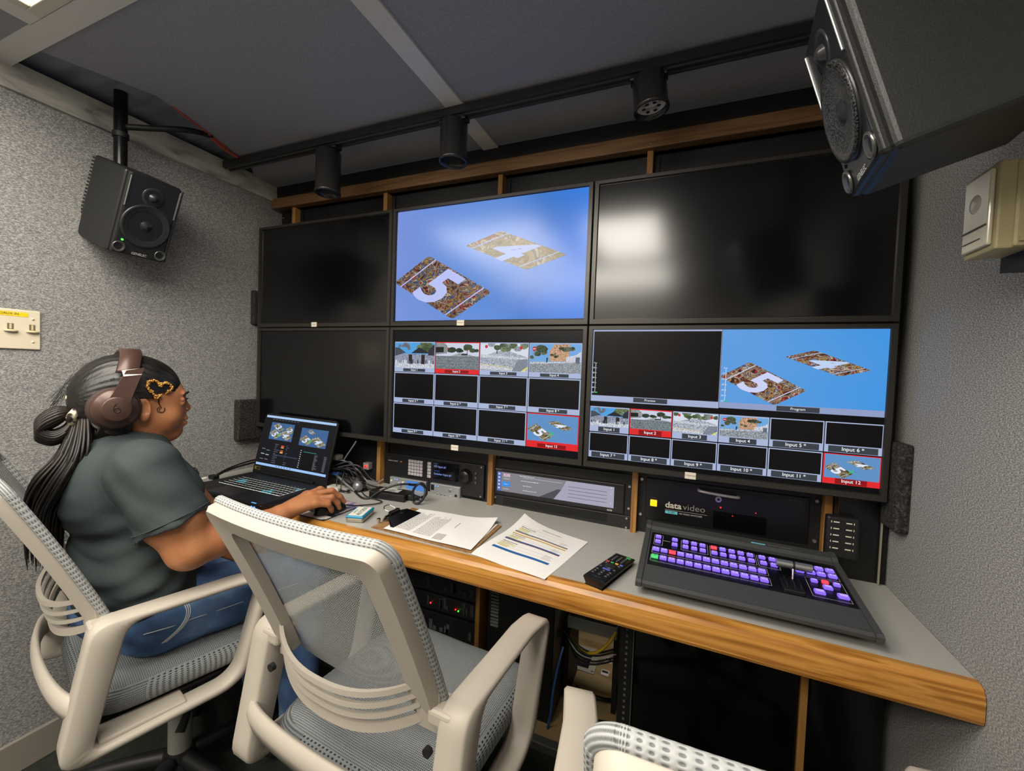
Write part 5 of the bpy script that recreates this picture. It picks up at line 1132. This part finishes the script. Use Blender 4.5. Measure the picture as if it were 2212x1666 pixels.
for (u0, v0, u1, v1, n_) in ((.10, .53, .44, .87, 4), (.55, .50, .92, .84, 2)):
    b.poly([S(u0, v0, 3), S(u1, v0, 3), S(u1, v1, 3), S(u0, v1, 3)], EM('#3f6494')); G = lambda u, v: (u0 + (u1 - u0) * u, v0 + (v1 - v0) * v)
    FS = lambda u, v, k: S(u, v, k)
    card(b, FS, G(.20, .62), G(.52, .30), G(-.02, .35), '5', CARDB, 4, EM('#c9dcf8'), clip=(u0, v0, u1, v1))
    card(b, FS, G(.66, .62), G(1.0, .22), G(.42, .42), '4', CARDB, 6, EM('#c9dcf8'))
    if n_ == 4: card(b, FS, G(.30, 1.0), G(.62, .68), G(.08, .80), '3', CARDB, 5, EM('#c9dcf8'), clip=(u0, v0, u1, v1)); card(b, FS, G(.86, .90), G(1.05, .56), G(.66, .70), '2', CARDB, 5, EM('#c9dcf8'), clip=(u0, v0, u1, v1))
    else: card(b, FS, G(.36, .96), G(.55, .76), G(.22, .86), '3', CARDB, 5, EM('#9fb4d8'))
    b.poly([S(*G(.42, .40), 9), S(*G(.46, .42), 9), S(*G(.40, .18), 9), S(*G(.36, .16), 9)], EM('#2fc45a'))
rnd = random.Random(9); gr = EM('#7f8894', .8)
for i in range(9): sr(.10 + i * .045, .925, .13 + i * .045, .932, gr, 3)
for i in range(11): sr(.22, .44 - i * .036, .22 + .03 + .05 * rnd.random(), .447 - i * .036, gr, 3); sr(.39, .44 - i * .036, .39 + .05 * rnd.random(), .446 - i * .036, gr, 3)
for v, c in ((.415, '#e2553a'), (.385, '#e0a060'), (.32, '#e2553a'), (.288, '#e8cf6a')): sr(.315, v, .355, v + .022, EM(c), 4)
sr(.22, .225, .58, .25, EM('#33384a'), 3)
for i in range(9): sr(.600, .40 - i * .04, .612, .412 - i * .04, EM('#e4e8f0'), 3)
sr(.64, .385, .82, .392, EM('#3fa79a'), 3); sr(.635, .06, .79, .36, EM('#0d0f0e'), 3)
for i in range(16): sr(.80, .35 - i * .018, .80 + .02 + .04 * rnd.random(), .356 - i * .018, gr, 3); sr(.93, .35 - i * .018, .965, .356 - i * .018, gr, 3)
for u, v in ((.04, .32), (.04, .22), (.11, .30), (.11, .21), (.04, .12), (.11, .12)): sr(u, v, u + .05, v + .014, EM('#b9c4e0') if v in (.22, .21) else gr, 3)
for i in range(6): sr(.30 + i * .04, .015, .315 + i * .04, .032, EM('#3f5a80'), 4)
b.build('screen', t)
b = MB(KL); b.poly([LD(.02, .055, 2), LD(.10, .055, 2), LD(.10, .105, 2), LD(.02, .105, 2)], MAT('gold_sticker', '#6f6128', .4)); b.poly([LD(.045, .062, 3), LD(.095, .062, 3), LD(.095, .098, 3), LD(.045, .098, 3)], M_black); b.build('sticker', t)
# ---- mouse, pad, tin
t = desk_thing('mouse_pad', 'small printed mouse pad with a white corner under the hand', 'mouse pad', -.13, -.165)
K = KM(-.13, -.165); b = MB(K); b.box(-.235, -.034, -.258, -.072, ZT, ZT + .0022, MAT('pad_rubber', '#20202a', .7), .001)
M_pd = NOISE('pad_print', ['#4a4668', '#8f86a8', '#d8b8b0', '#3f4f9a', '#c9c4d4'], 14, .5, 0, (1, 2, 1), 3, .35, .65, dist=1.)
b.add([(-.232, -.20, ZT + .0024), (-.037, -.20, ZT + .0024), (-.037, -.075, ZT + .0024), (-.232, -.075, ZT + .0024)], [(0, 1, 2, 3)], M_pd); b.add([(-.232, -.255, ZT + .0024), (-.05, -.255, ZT + .0024), (-.037, -.243, ZT + .0024), (-.037, -.222, ZT + .0024), (-.232, -.215, ZT + .0024)], [(0, 1, 2, 3, 4)], M_white); b.build('pad', t)
t = desk_thing('computer_mouse', 'black mouse under the woman\'s right hand', 'mouse', -.075, -.19)
K = KM(-.075, -.19); b = MB(K @ T(-.078, -.188, ZT + .0025) @ RZ(-.25)); vs = []; n = 28
for j in range(9):
    ph = j / 8 * math.pi / 2
    for i in range(n): a = 2 * math.pi * i / n; vs.append((.031 * math.cos(a) * math.cos(ph) ** .5, .056 * math.sin(a) * math.cos(ph) ** .5, .034 * math.sin(ph) * (1 - .18 * math.sin(a))))
b.add(vs, [(j * n + i, j * n + (i + 1) % n, (j + 1) * n + (i + 1) % n, (j + 1) * n + i) for j in range(8) for i in range(n)], MAT('mouse_black', '#101012', .35), smooth=True); b.build('shell', t)
b = MB(K @ T(-.078, -.188, ZT + .0025) @ RZ(-.25)); b.cyl((-.003, .03, .027), (.003, .03, .027), .009, M_dark, n=16); b.build('scroll_wheel', t)
b = MB(K); b.tube([(-.064, -.135, ZT + .012), (-.045, -.11, ZT + .006), (-.012, -.075, ZT + .005), (.006, -.045, ZT + .005), (-.002, -.022, ZT + .005), (-.035, -.018, ZT + .006), (-.075, -.02, ZT + .01), (-.12, .0, ZT + .02)], .0021, M_cab, 7); b.build('cord', t)
t = desk_thing('mint_tin', 'small mint tin with a white and teal lid in front of the mouse pad', 'tin', .045, -.185)
K = KM(.045, -.185); X = K @ T(.045, -.182, ZT) @ RZ(.335)
b = MB(X); b.box(-.0285, .0285, -.047, .047, .0, .0155, MAT('tin_metal', '#b5b0a2', .28, .85), .006, 3); b.build('box', t)
b = MB(X); b.box(-.0295, .0295, -.048, .048, .0135, .0215, MAT('tin_teal', '#1583a6', .3, .1), .006, 3); b.box(-.023, .023, -.0415, .0415, .0214, .0222, MAT('tin_label', '#dedcd2', .4), .0003)
b.text('ALTOIDS', lambda a, q: (.006 - q, a, .0225), .0135, MAT('tin_ink', '#3c4a44', .5), bold=.02, sx=.95); b.text('SMALLS', lambda a, q: (-.013 - q, a - .004, .0225), .0062, MAT('tin_green', '#1f8a5a', .5), bold=.02); b.build('lid', t)
# ---- clipboard
t = desk_thing('clipboard', 'brown clipboard with black clip at the left end of the papers', 'clipboard', .31, -.14)
K = KM(.31, -.14); b = MB(K); CB = [(.141, -.240), (.490, -.251), (.483, -.028), (.143, -.034)]
b.prism([(x, y, ZT) for x, y in CB], (0, 0, .0035), NOISE('hardboard', ['#7d5c38', '#8f6c45', '#9a774e'], 90, .6, .05)); b.build('board', t)
b = MB(K); M_clk = MAT('clip_black', '#141318', .25, .4)
b.prism([(.150, -.185, ZT + .018), (.148, -.115, ZT + .018), (.168, -.10, ZT + .022), (.195, -.075, ZT + .0085), (.205, -.072, ZT + .006), (.209, -.222, ZT + .006), (.197, -.222, ZT + .0085), (.170, -.198, ZT + .022)], (0, 0, .0022), M_clk)
b.prism([(.152, -.178, ZT + .006), (.152, -.122, ZT + .006), (.150, -.128, ZT + .032), (.150, -.172, ZT + .032)], (.010, 0, .0), M_clk)
b.text('clip', lambda a, q: (.180 - q, -.147 + a, ZT + .0255), .008, M_silver); b.build('clip', t)
b = MB(K); b.tube([(.150, -.168, ZT + .030), (.134, -.172, ZT + .036), (.122, -.158, ZT + .040), (.126, -.140, ZT + .040), (.150, -.135, ZT + .032)], .0018, M_chrome, 8); b.prism([(.137, -.19, ZT + .004), (.137, -.16, ZT + .004), (.150, -.158, ZT + .024), (.150, -.188, ZT + .024)], (.004, 0, 0), M_chrome)
b.cyl((.139, -.205, ZT + .004), (.139, -.205, ZT + .018), .006, M_chrome, n=12); b.build('wire_handle', t)
def sheet(K, P, z, mat, name, curl=0., thick=.0006, nu=16, nv=16, corner=(1, 1), sag=None):
    "a sheet of paper between four corner points, one corner lifting"
    vs = []
    for j in range(nv + 1):
        for i in range(nu + 1):
            u, v = i / nu, j / nv; a = Vector(P[0]).lerp(Vector(P[1]), u); c = Vector(P[3]).lerp(Vector(P[2]), u); p = a.lerp(c, v)
            d = max(0, 1 - math.hypot(u - corner[0], v - corner[1]) / .45); vs.append((p.x, p.y, z + curl * d * d + (.0008 * math.sin(u * 9 + v * 5) + .0008)))
    b = MB(K); b.add(vs, [(j * (nu + 1) + i, j * (nu + 1) + i + 1, (j + 1) * (nu + 1) + i + 1, (j + 1) * (nu + 1) + i) for j in range(nv) for i in range(nu)], mat, smooth=True)
    def F(u, v, k=1):
        a = Vector(P[0]).lerp(Vector(P[1]), u); c = Vector(P[3]).lerp(Vector(P[2]), u); p = a.lerp(c, v); d = max(0, 1 - math.hypot(u - corner[0], v - corner[1]) / .45)
        return (p.x, p.y, z + curl * d * d + (.0008 * math.sin(u * 9 + v * 5) + .0008) + .0002 * k)
    return b, F
def bar(b, F, u0, v0, u1, v1, m, k=1, n=4):
    for i in range(n):
        a, c = u0 + (u1 - u0) * i / n, u0 + (u1 - u0) * (i + 1) / n; b.poly([F(a, v0, k), F(c, v0, k), F(c, v1, k), F(a, v1, k)], m)
rnd = random.Random(12); M_tx = MAT('print_text', '#6f6c6c', .7)
PP = [(.186, -.240), (.486, -.244), (.460, -.010), (.176, -.038)]
t2 = desk_thing('paper_stack', 'white printed pages clipped on the clipboard, far corner curling up', 'papers', .32, -.13)
b, F = sheet(KM(.31, -.14), [(.190, -.236), (.480, -.238), (.470, -.030), (.180, -.042)], ZT + .0040, M_paper, 'p'); b.build('lower_page', t2)
b, F = sheet(KM(.31, -.14), PP, ZT + .0066, M_paper, 'p', .012)
for blk, (u0, u1, v0, v1) in enumerate(((.07, .27, .12, .88), (.31, .52, .10, .84))):
    n = 13
    for i in range(n):
        u = u0 + (u1 - u0) * i / n; vv = v0 + (v1 - v0) * (.82 + .18 * rnd.random())
        v = v0
        while v < vv - .02: w = .015 + .05 * rnd.random(); b.poly([F(u, v), F(u + .006, v), F(u + .006, min(v + w, vv)), F(u, min(v + w, vv))], M_tx); v += w + .012
for i in range(6): u = .55 + i * .018; b.poly([F(u, .06), F(u + .008, .06), F(u + .008, .25 - .04 * rnd.random()), F(u, .25)], M_tx)
b.poly([F(.64, .50), F(.648, .50), F(.648, .70), F(.64, .70)], M_tx)
b.build('top_page', t2)
# ---- loose sheet with coloured bands
t = desk_thing('schedule_sheet', 'loose printed sheet with yellow and blue bands, beside the clipboard', 'paper', .63, -.14)
b, F = sheet(KM(.63, -.14), [(.489, -.262), (.715, -.299), (.762, -.026), (.530, .052)], ZT + .0003, M_paper, 'p', .022, corner=(0, 1)); FF = lambda u, v, k=1: F(u, v, k)
M_hl = MAT('highlight_yellow', '#dccf52', .7); M_bl = MAT('band_blue', '#1f5f9e', .6); M_gd = MAT('band_gold', '#c99a2e', .6); M_rd = MAT('band_red', '#7d2a34', .6)
b.text('2024 Broadcast Schedule: Event Coverage, Crew and Equipment List', lambda a, q: F(.53 + a, .895 + q), .018, M_ink, sx=.42, bold=.02)
def row(v, s, hl=None): b.text(s, lambda a, q: F(.18 + a, v + q), .016, M_ink, 'l', sx=.45); (bar(b, F, .12, v - .014, .12 + hl, v + .014, M_hl, 0.5) if hl else None)
for v, s in ((.80, 'Monday 10: Downtown Stage, Unit A, Crew Call 7:00 AM'), (.605, 'Tuesday 11: Operations, Unit B, Crew Call 6:30 AM'), (.435, 'Wednesday 12: Operations, Unit B, Crew Call 6:30 AM')):
    b.text(s, lambda a, q: F(.12 + a, v + q), .019, M_ink, 'l', sx=.36, bold=.03)
    for i in range(4): bar(b, F, .12, v - .035 - i * .026, .12 + .12 + .1 * rnd.random(), v - .022 - i * .026, M_hl, .6); bar(b, F, .12, v - .032 - i * .026, .12 + .10 + .08 * rnd.random(), v - .028 - i * .026, M_tx, 1.2, 2); bar(b, F, .74, v - .032 - i * .026, .74 + .07 + .06 * rnd.random(), v - .028 - i * .026, M_tx, 1.2, 2)
for v, m, h in ((.695, M_bl, .016), (.680, M_gd, .012), (.640, M_gd, .018), (.505, M_bl, .022), (.488, M_rd, .014), (.27, M_bl, .040)): bar(b, F, .10, v - h / 2, .88, v + h / 2, m, 1.6, 10)
for v in (.83, .76, .56, .40, .34): bar(b, F, .10, v, .88, v + .0018, M_tx, 1, 6)
b.build('page', t)
# ---- remote
t = desk_thing('remote_control', 'black remote control with coloured buttons, left of the purple-lit panel', 'remote control', .855, -.20)
X = KM(.855, -.20) @ T(.855, -.199, ZT) @ RZ(-.29); M_rm = MAT('remote_black', '#0f0f10', .3)
b = MB(X); ol = [(-.026, -.090), (.026, -.090), (.029, .085), (-.029, .085)]; b.prism([(-.0235, -.088, 0), (.0235, -.088, 0), (.0225, .082, 0), (-.0225, .082, 0), ][::1], (0, 0, .001), M_rm)
b.add([(-.020, -.086, 0), (.020, -.086, 0), (.020, .084, 0), (-.020, .084, 0), (-.0275, -.090, .019), (.0275, -.090, .019), (.0265, .088, .016), (-.0265, .088, .016), (-.026, -.086, .0215), (.026, -.086, .0215), (.025, .085, .0185), (-.025, .085, .0185)], [(0, 3, 2, 1), (0, 1, 5, 4), (1, 2, 6, 5), (2, 3, 7, 6), (3, 0, 4, 7), (4, 5, 9, 8), (5, 6, 10, 9), (6, 7, 11, 10), (7, 4, 8, 11), (8, 9, 10, 11)], M_rm)
RF = lambda x, y, k=0: (x, y, .0217 - (y + .086) / .171 * .003 + .0006 * k)
b.text('SONY', lambda a, q: RF(a, -.076 + q), .006, MAT('dim_print', '#4a4a4a', .5)); b.build('case', t)
def rb(x, y, w, h, c, nm='button'):
    z = RF(x, y)[2]; q = MB(X); q.box(x - w / 2, x + w / 2, y - h / 2, y + h / 2, z - .001, z + .0018, MAT('btn_' + c.strip('#'), c, .4), .0009, 2)
    if c == '#1f1f21': q.box(x - w * .22, x + w * .22, y - h * .12, y + h * .12, z + .0018, z + .0019, M_txt)
    q.build(nm, t)
rb(.014, .076, .012, .006, '#1f9a4a')
for r in range(4):
    for c in range(3): rb(-.015 + c * .0125 + .002, .064 - r * .0095, .0072, .005, '#1f1f21')
for i, c in enumerate(('#c23a32', '#2f9a4a', '#d8a832', '#5a62b8')): rb(-.018 + i * .012, .022, .0085, .0048, c)
for x, y in ((-.017, .010), (.017, .010), (-.018, -.018), (.018, -.018), (-.017, -.050), (.0, -.050), (.017, -.050), (-.017, -.062), (0, -.062), (.017, -.062), (-.017, -.038), (.017, -.038), (0, -.038)): rb(x, y, .009, .005, '#1f1f21')
z = RF(0, -.004)[2]; q = MB(X); q.lathe([(.0135, z), (.013, z + .0022), (.008, z + .0018), (0, z + .0025)], MAT('dpad', '#232325', .35), 24, T(0, -.003, 0)); q.build('button', t)
rb(0, -.024, .020, .006, '#4a50a8')
# ---- big lit switcher surface
KS = KM(1.14, -.12); t = desk_thing('switcher_panel', 'large black control panel with rows of glowing purple buttons and silver fader', 'control panel', 1.14, -.12)
sx0, sx1 = .922, 1.366; SL = lambda y: .753 + .12 * (y + .27)
M_sw = NOISE('panel_metal', ['#3a3b3b', '#434444'], 700, .48, .12, spec=.45)
b = MB(KS); side = [(-.272, .7375), (-.281, .741), (-.283, .749), (-.276, .7535), (-.270, SL(-.270)), (-.022, SL(-.022)), (-.014, SL(-.014) + .006), (.012, SL(.012) + .007), (.018, SL(.018) + .002), (.040, .775), (.040, .730), (-.05, .730), (-.262, .734)]
b.prism([(sx0 + .013, y, z) for y, z in side], (sx1 - sx0 - .026, 0, 0), M_sw)
for xa in (sx0, sx1 - .0125): b.prism([(xa, y - (.003 if y < -.2 else 0), z + (.0025 if z > .745 else -.001)) for y, z in side], (.0125, 0, 0), M_sw)
b.box(sx0 + .02, sx1 - .02, -.235, .03, ZT, .736, MAT('panel_base', '#0a0a0a', .7), .003)
b.text('datavideo', lambda a, q: (.965 + a, .001 + q, SL(.0) + .0068), .008, MAT('dim_print', '#4a4a4a', .5)); b.box(1.182, 1.214, -.0105, -.0065, SL(-.008) + .0065, SL(-.008) + .0080, MAT('print_cyan', '#6fc1d0', .5)); b.text('HD VIDEO SWITCHER', lambda a, q: (1.220 + a, -.0085 + q, SL(-.008) + .0080), .0038, M_txt, 'l')
b.build('chassis', t)
b = MB(KS); f = lambda x, y, k=0: (x, y, SL(y) + .0008 + .0003 * k)
b.poly([f(.940, -.205), f(1.352, -.205), f(1.352, -.040), f(.940, -.040)], MAT('overlay_black', '#0c0c10', .3))
def frame_line(x0, y0, x1, y1):
    for a, c in (((x0, y0), (x1, y0 + .0008)), ((x0, y1), (x1, y1 + .0008)), ((x0, y0), (x0 + .0008, y1)), ((x1, y0), (x1 + .0008, y1))): b.poly([f(a[0], a[1], 1), f(c[0], a[1], 1), f(c[0], c[1], 1), f(a[0], c[1], 1)], M_txt)
frame_line(.945, -.187, 1.201, -.158); frame_line(.946, -.148, 1.201, -.119); frame_line(.9475, -.105, .9685, -.052); frame_line(1.014, -.107, 1.0765, -.057); frame_line(1.082, -.110, 1.183, -.059); frame_line(1.187, -.112, 1.231, -.062); frame_line(1.255, -.112, 1.345, -.062); frame_line(1.276, -.192, 1.345, -.119)
b.box(.9685, .987, -.0775, -.0765, f(0, -.077)[2], f(0, -.077, 1)[2], M_txt)
b.build('overlay', t)
M_pu = MAT('button_purple', '#4a35b0', .35, emit='#8a68f2', es=.95); M_puc = MAT('button_purple_core', '#8a78e0', .35, emit='#a893ff', es=1.0); M_re = MAT('button_red', '#b03a48', .35, emit='#f0404e', es=.85); M_gr = MAT('button_green', '#2f8a4a', .35, emit='#4fd877', es=.75)
def key(x, y, w, h, m=None, lab='', nm='button'):
    y -= 0; q = MB(KS); z = SL(y) + .0008; q.box(x - w / 2, x + w / 2, y - h / 2, y + h / 2, z, z + .0065, m or M_pu, .0018, 2)
    mm = M_puc if m is None else m; q.add([(x - w * .36, y - h * .36, z + .0067), (x + w * .36, y - h * .36, z + .0067), (x + w * .36, y + h * .36, z + .0067), (x - w * .36, y + h * .36, z + .0067)], [(0, 1, 2, 3)], mm)
    if lab: q.text(lab, lambda a, c: (x + a, y + c, z + .0069), .005, MAT('legend', '#2a1c66' if m is None else '#5a1018', .5), bold=.02)
    q.build(nm, t)
for i in range(13):
    key(.9555 + i * .01945, -.1335 - i * .0004, .0165, .0135, M_re if i == 2 else None, str(i) if i else 'B')
    key(.9550 + i * .01945, -.1700 - i * .0004, .0165, .0145, M_gr if i == 0 else None, str(i) if i else 'B')
for k, x in enumerate((.9575, .9985, 1.0245, 1.045, 1.065, 1.0915, 1.1115, 1.132, 1.152, 1.1725, 1.198, 1.2195)):
    key(x, -.0665 - k * .0006, .0145, .0115, M_re if k == 5 else None, '12A34567890K'[k]); key(x, -.0925 - k * .0006, .0145, .0115, None, 'CDEFGHJLMNPR'[k])
for k, (x, y) in enumerate(((1.2705, -.1010), (1.293, -.0755), (1.2925, -.099), (1.3135, -.0755), (1.3125, -.099), (1.3345, -.0755), (1.334, -.099))): key(x, y, .0165, .013, None, '8456120'[k])
for x, y, w, m in ((1.291, -.134, .013, None), (1.312, -.131, .013, M_re), (1.333, -.133, .013, None), (1.312, -.152, .017, None), (1.2915, -.176, .0195, None), (1.333, -.176, .0195, None)): key(x, y, w, w * .82, m)
b = MB(KS)
zt = SL(-.16); b.box(1.222, 1.262, -.200, -.118, zt - .006, zt + .003, MAT('fader_slot', '#0b0b0c', .5), .002)
for x in (1.229, 1.243, 1.255): b.prism([(x, -.19 + .010 * math.sin(0), zt + .003), (x, -.175, zt + .010), (x, -.145, zt + .010), (x, -.130, zt + .003)], (.003, 0, 0), MAT('fader_cheek', '#1c1c1e', .25))
b.build('fader_slot', t)
b = MB(KS); b.tube([(1.245, -.158, zt + .004), (1.246, -.152, zt + .020), (1.247, -.146, zt + .034)], .0022, M_chrome, 8, sub=3); b.cyl((1.214, -.146, zt + .037), (1.245, -.146, zt + .037), .0088, M_silver, n=22); b.cyl((1.2495, -.146, zt + .037), (1.282, -.146, zt + .037), .0088, M_silver, n=22); b.cyl((1.245, -.146, zt + .037), (1.2495, -.146, zt + .037), .0080, M_black, n=22); b.build('fader_bar', t)
# ---- clutter of cables behind the laptop
KC = KM(-.05, .03)
t = desk_thing('power_brick', 'black power brick with white label and plug lying by the rack', 'power adapter', -.01, .045)
X = KC @ T(-.008, .040, ZT) @ RZ(.13); b = MB(X); b.box(-.074, .074, -.036, .036, 0, .027, MAT('brick_black', '#131314', .4), .004, 3); b.box(-.045, .035, -.012, .022, .0268, .0274, MAT('label_white', '#c9c9c5', .5)); b.box(-.03, .01, .024, .031, .0268, .0274, MAT('label_white', '#c9c9c5', .5))
for r in range(3): b.box(-.04, .02 - r * .008, -.006 + r * .009, -.004 + r * .009, .0274, .0276, M_ink)
b.build('case', t)
b = MB(X); b.box(.074, .096, -.012, .012, .004, .024, M_dark, .004); 
for i in range(4): b.cyl((.096 + i * .006, 0, .014), (.100 + i * .006, 0, .014), .0095 - i * .001, M_dark, n=14)
b.build('plug', t)
def dcable(pts, r, mat, label, name='cable', K=KC): b = MB(K); b.tube(pts, r, mat, 8, sub=8); return tag(b.build(name), label, 'cable')
dcable([(.112, .062, ZT + .014), (.135, .060, ZT + .030), (.140, .045, ZT + .060), (.122, .030, ZT + .075), (.104, .022, ZT + .050), (.108, .020, ZT + .012), (.125, .022, ZT + .005), (.142, .030, ZT + .022), (.143, .042, ZT + .050), (.125, .050, ZT + .072), (.09, .058, ZT + .060), (.05, .07, ZT + .052)], .0045, M_cab, 'black power cord coiled upright beside the plug')
dcable([(-.30, .062, .815), (-.27, .058, .822), (-.23, .056, .815), (-.19, .056, .796), (-.155, .056, .768), (-.125, .056, .752), (-.098, .056, .752), (-.07, .07, .772)], .0024, M_cabg, 'thin grey cable arching from the laptop to the rack')
dcable([(-.285, .075, .812), (-.26, .072, .845), (-.232, .070, .880), (-.215, .07, .905)], .0028, M_cabg, 'grey cable rising steeply behind the laptop')
dcable([(-.29, .03, .775), (-.25, .028, .757), (-.21, .022, .740), (-.165, .018, ZT + .006)], .0045, M_cabg, 'flat grey cable running down to the worktop')
dcable([(-.165, .018, ZT + .004), (-.13, -.005, ZT + .004), (-.085, -.028, ZT + .004), (-.06, -.020, ZT + .006), (-.03, .0, ZT + .030), (.02, .03, ZT + .055), (.06, .06, ZT + .058)], .0038, M_cab, 'black cord crossing in front of the power brick')
rnd = random.Random(21)
for i in range(13):
    a = Vector((-.33 + rnd.random() * .10, .0 + rnd.random() * .07, ZT + .01 + rnd.random() * .08)); e = Vector((-.20 + rnd.random() * .13, .01 + rnd.random() * .07, ZT + .004 + rnd.random() * .05)); m_ = a.lerp(e, .4) + Vector((rnd.random() * .04, -.01, rnd.random() * .05)); m2 = a.lerp(e, .75) + Vector((.0, .01, -.5 * rnd.random() * .04))
    m2.z = max(m2.z, ZT + .004)
    dcable([a, m_, m2, e], .0016 + .0018 * rnd.random(), M_cab if i % 4 else MAT('cable_mid', '#3f3e42', .4), 'dark cable in the tangle behind the laptop', 'tangled_cable').__setitem__('group', 'tangled cables behind the laptop')
for i in range(2): dcable([(-.255 + i * .03, .02, ZT + .07), (-.235 + i * .02, -.005, ZT + .012), (-.205 + i * .015, -.012, ZT + .005), (-.17, .0, ZT + .004)], .002, M_cab, ('thin black cable touching the worktop beside the hand, left one', 'thin black cable touching the worktop beside the hand, right one')[i])
t = desk_thing('webcam', 'silver ball-shaped webcam in the cable tangle', 'webcam', -.155, .03); b = MB(KC); b.ball((-.158, .028, ZT + .024), .0205, MAT('webcam_silver', '#8f8d90', .35, .6), n=24); b.build('ball', t)
b = MB(KC); b.cyl((-.158, .042, ZT + .030), (-.158, .056, ZT + .034), .014, M_black, n=18); b.box(-.178, -.138, .045, .065, ZT, ZT + .01, M_black, .003); b.build('mount', t)
t = desk_thing('usb_hub', 'small white adapter with a black band behind the hand', 'adapter', -.24, .0); b = MB(KC); b.box(-.275, -.215, -.02, .02, ZT, ZT + .018, MAT('adapter_white', '#bdb9ae', .45), .004); b.build('case', t)
b = MB(KC); b.box(-.203, -.178, -.012, .004, ZT, ZT + .02, MAT('adapter_grey', '#8f8e8a', .45), .003); b.box(-.2035, -.1775, -.0125, .0045, ZT + .006, ZT + .012, M_dark); b.build('plug', t)
b = MB(KC); b.box(-.30, -.262, .02, .05, ZT + .05, ZT + .058, MAT('dongle_blue', '#24487e', .4), .002, M=T(0, 0, 0)); tag(b.build('dongle'), 'blue plug among the cables beside the laptop lid', 'plug')
b = MB(KC); b.box(-.315, -.283, .04, .075, ZT + .105, ZT + .125, MAT('dongle_grey', '#77736a', .5), .004); tag(b.build('dongle'), 'pale grey plug poking up behind the laptop lid', 'plug')
# left of the laptop
KW = KM(-.70, -.1)
for i, (r, lab) in enumerate(((.0042, 'black cable along the left wall, lower'), (.0035, 'black cable along the left wall, upper'))):
    b = MB(KW); b.tube([(-.755, .05, .765 + i * .012), (-.765, -.02, .758 + i * .010), (-.768, -.08, .748 + i * .007), (-.765, -.12, .738 + i * .004), (-.755, -.15, .734)], r, M_cab, 8, sub=8); tag(b.build('wall_cable'), lab + ' one of a pair', 'cable')
b = MB(KW); b.box(-.770, -.735, -.155, -.13, .728, .746, M_cab, .004); b.tube([(-.77, -.16, .735), (-.778, -.185, .731), (-.768, -.205, .728)], .005, M_white, 8); b.tube([(-.768, -.205, .728), (-.755, -.212, .727), (-.745, -.20, .728)], .005, MAT('plug_blue', '#232a5a', .4), 8)
tag(b.build('cable_plug'), 'black plug with white and blue cable end at the left wall', 'plug')
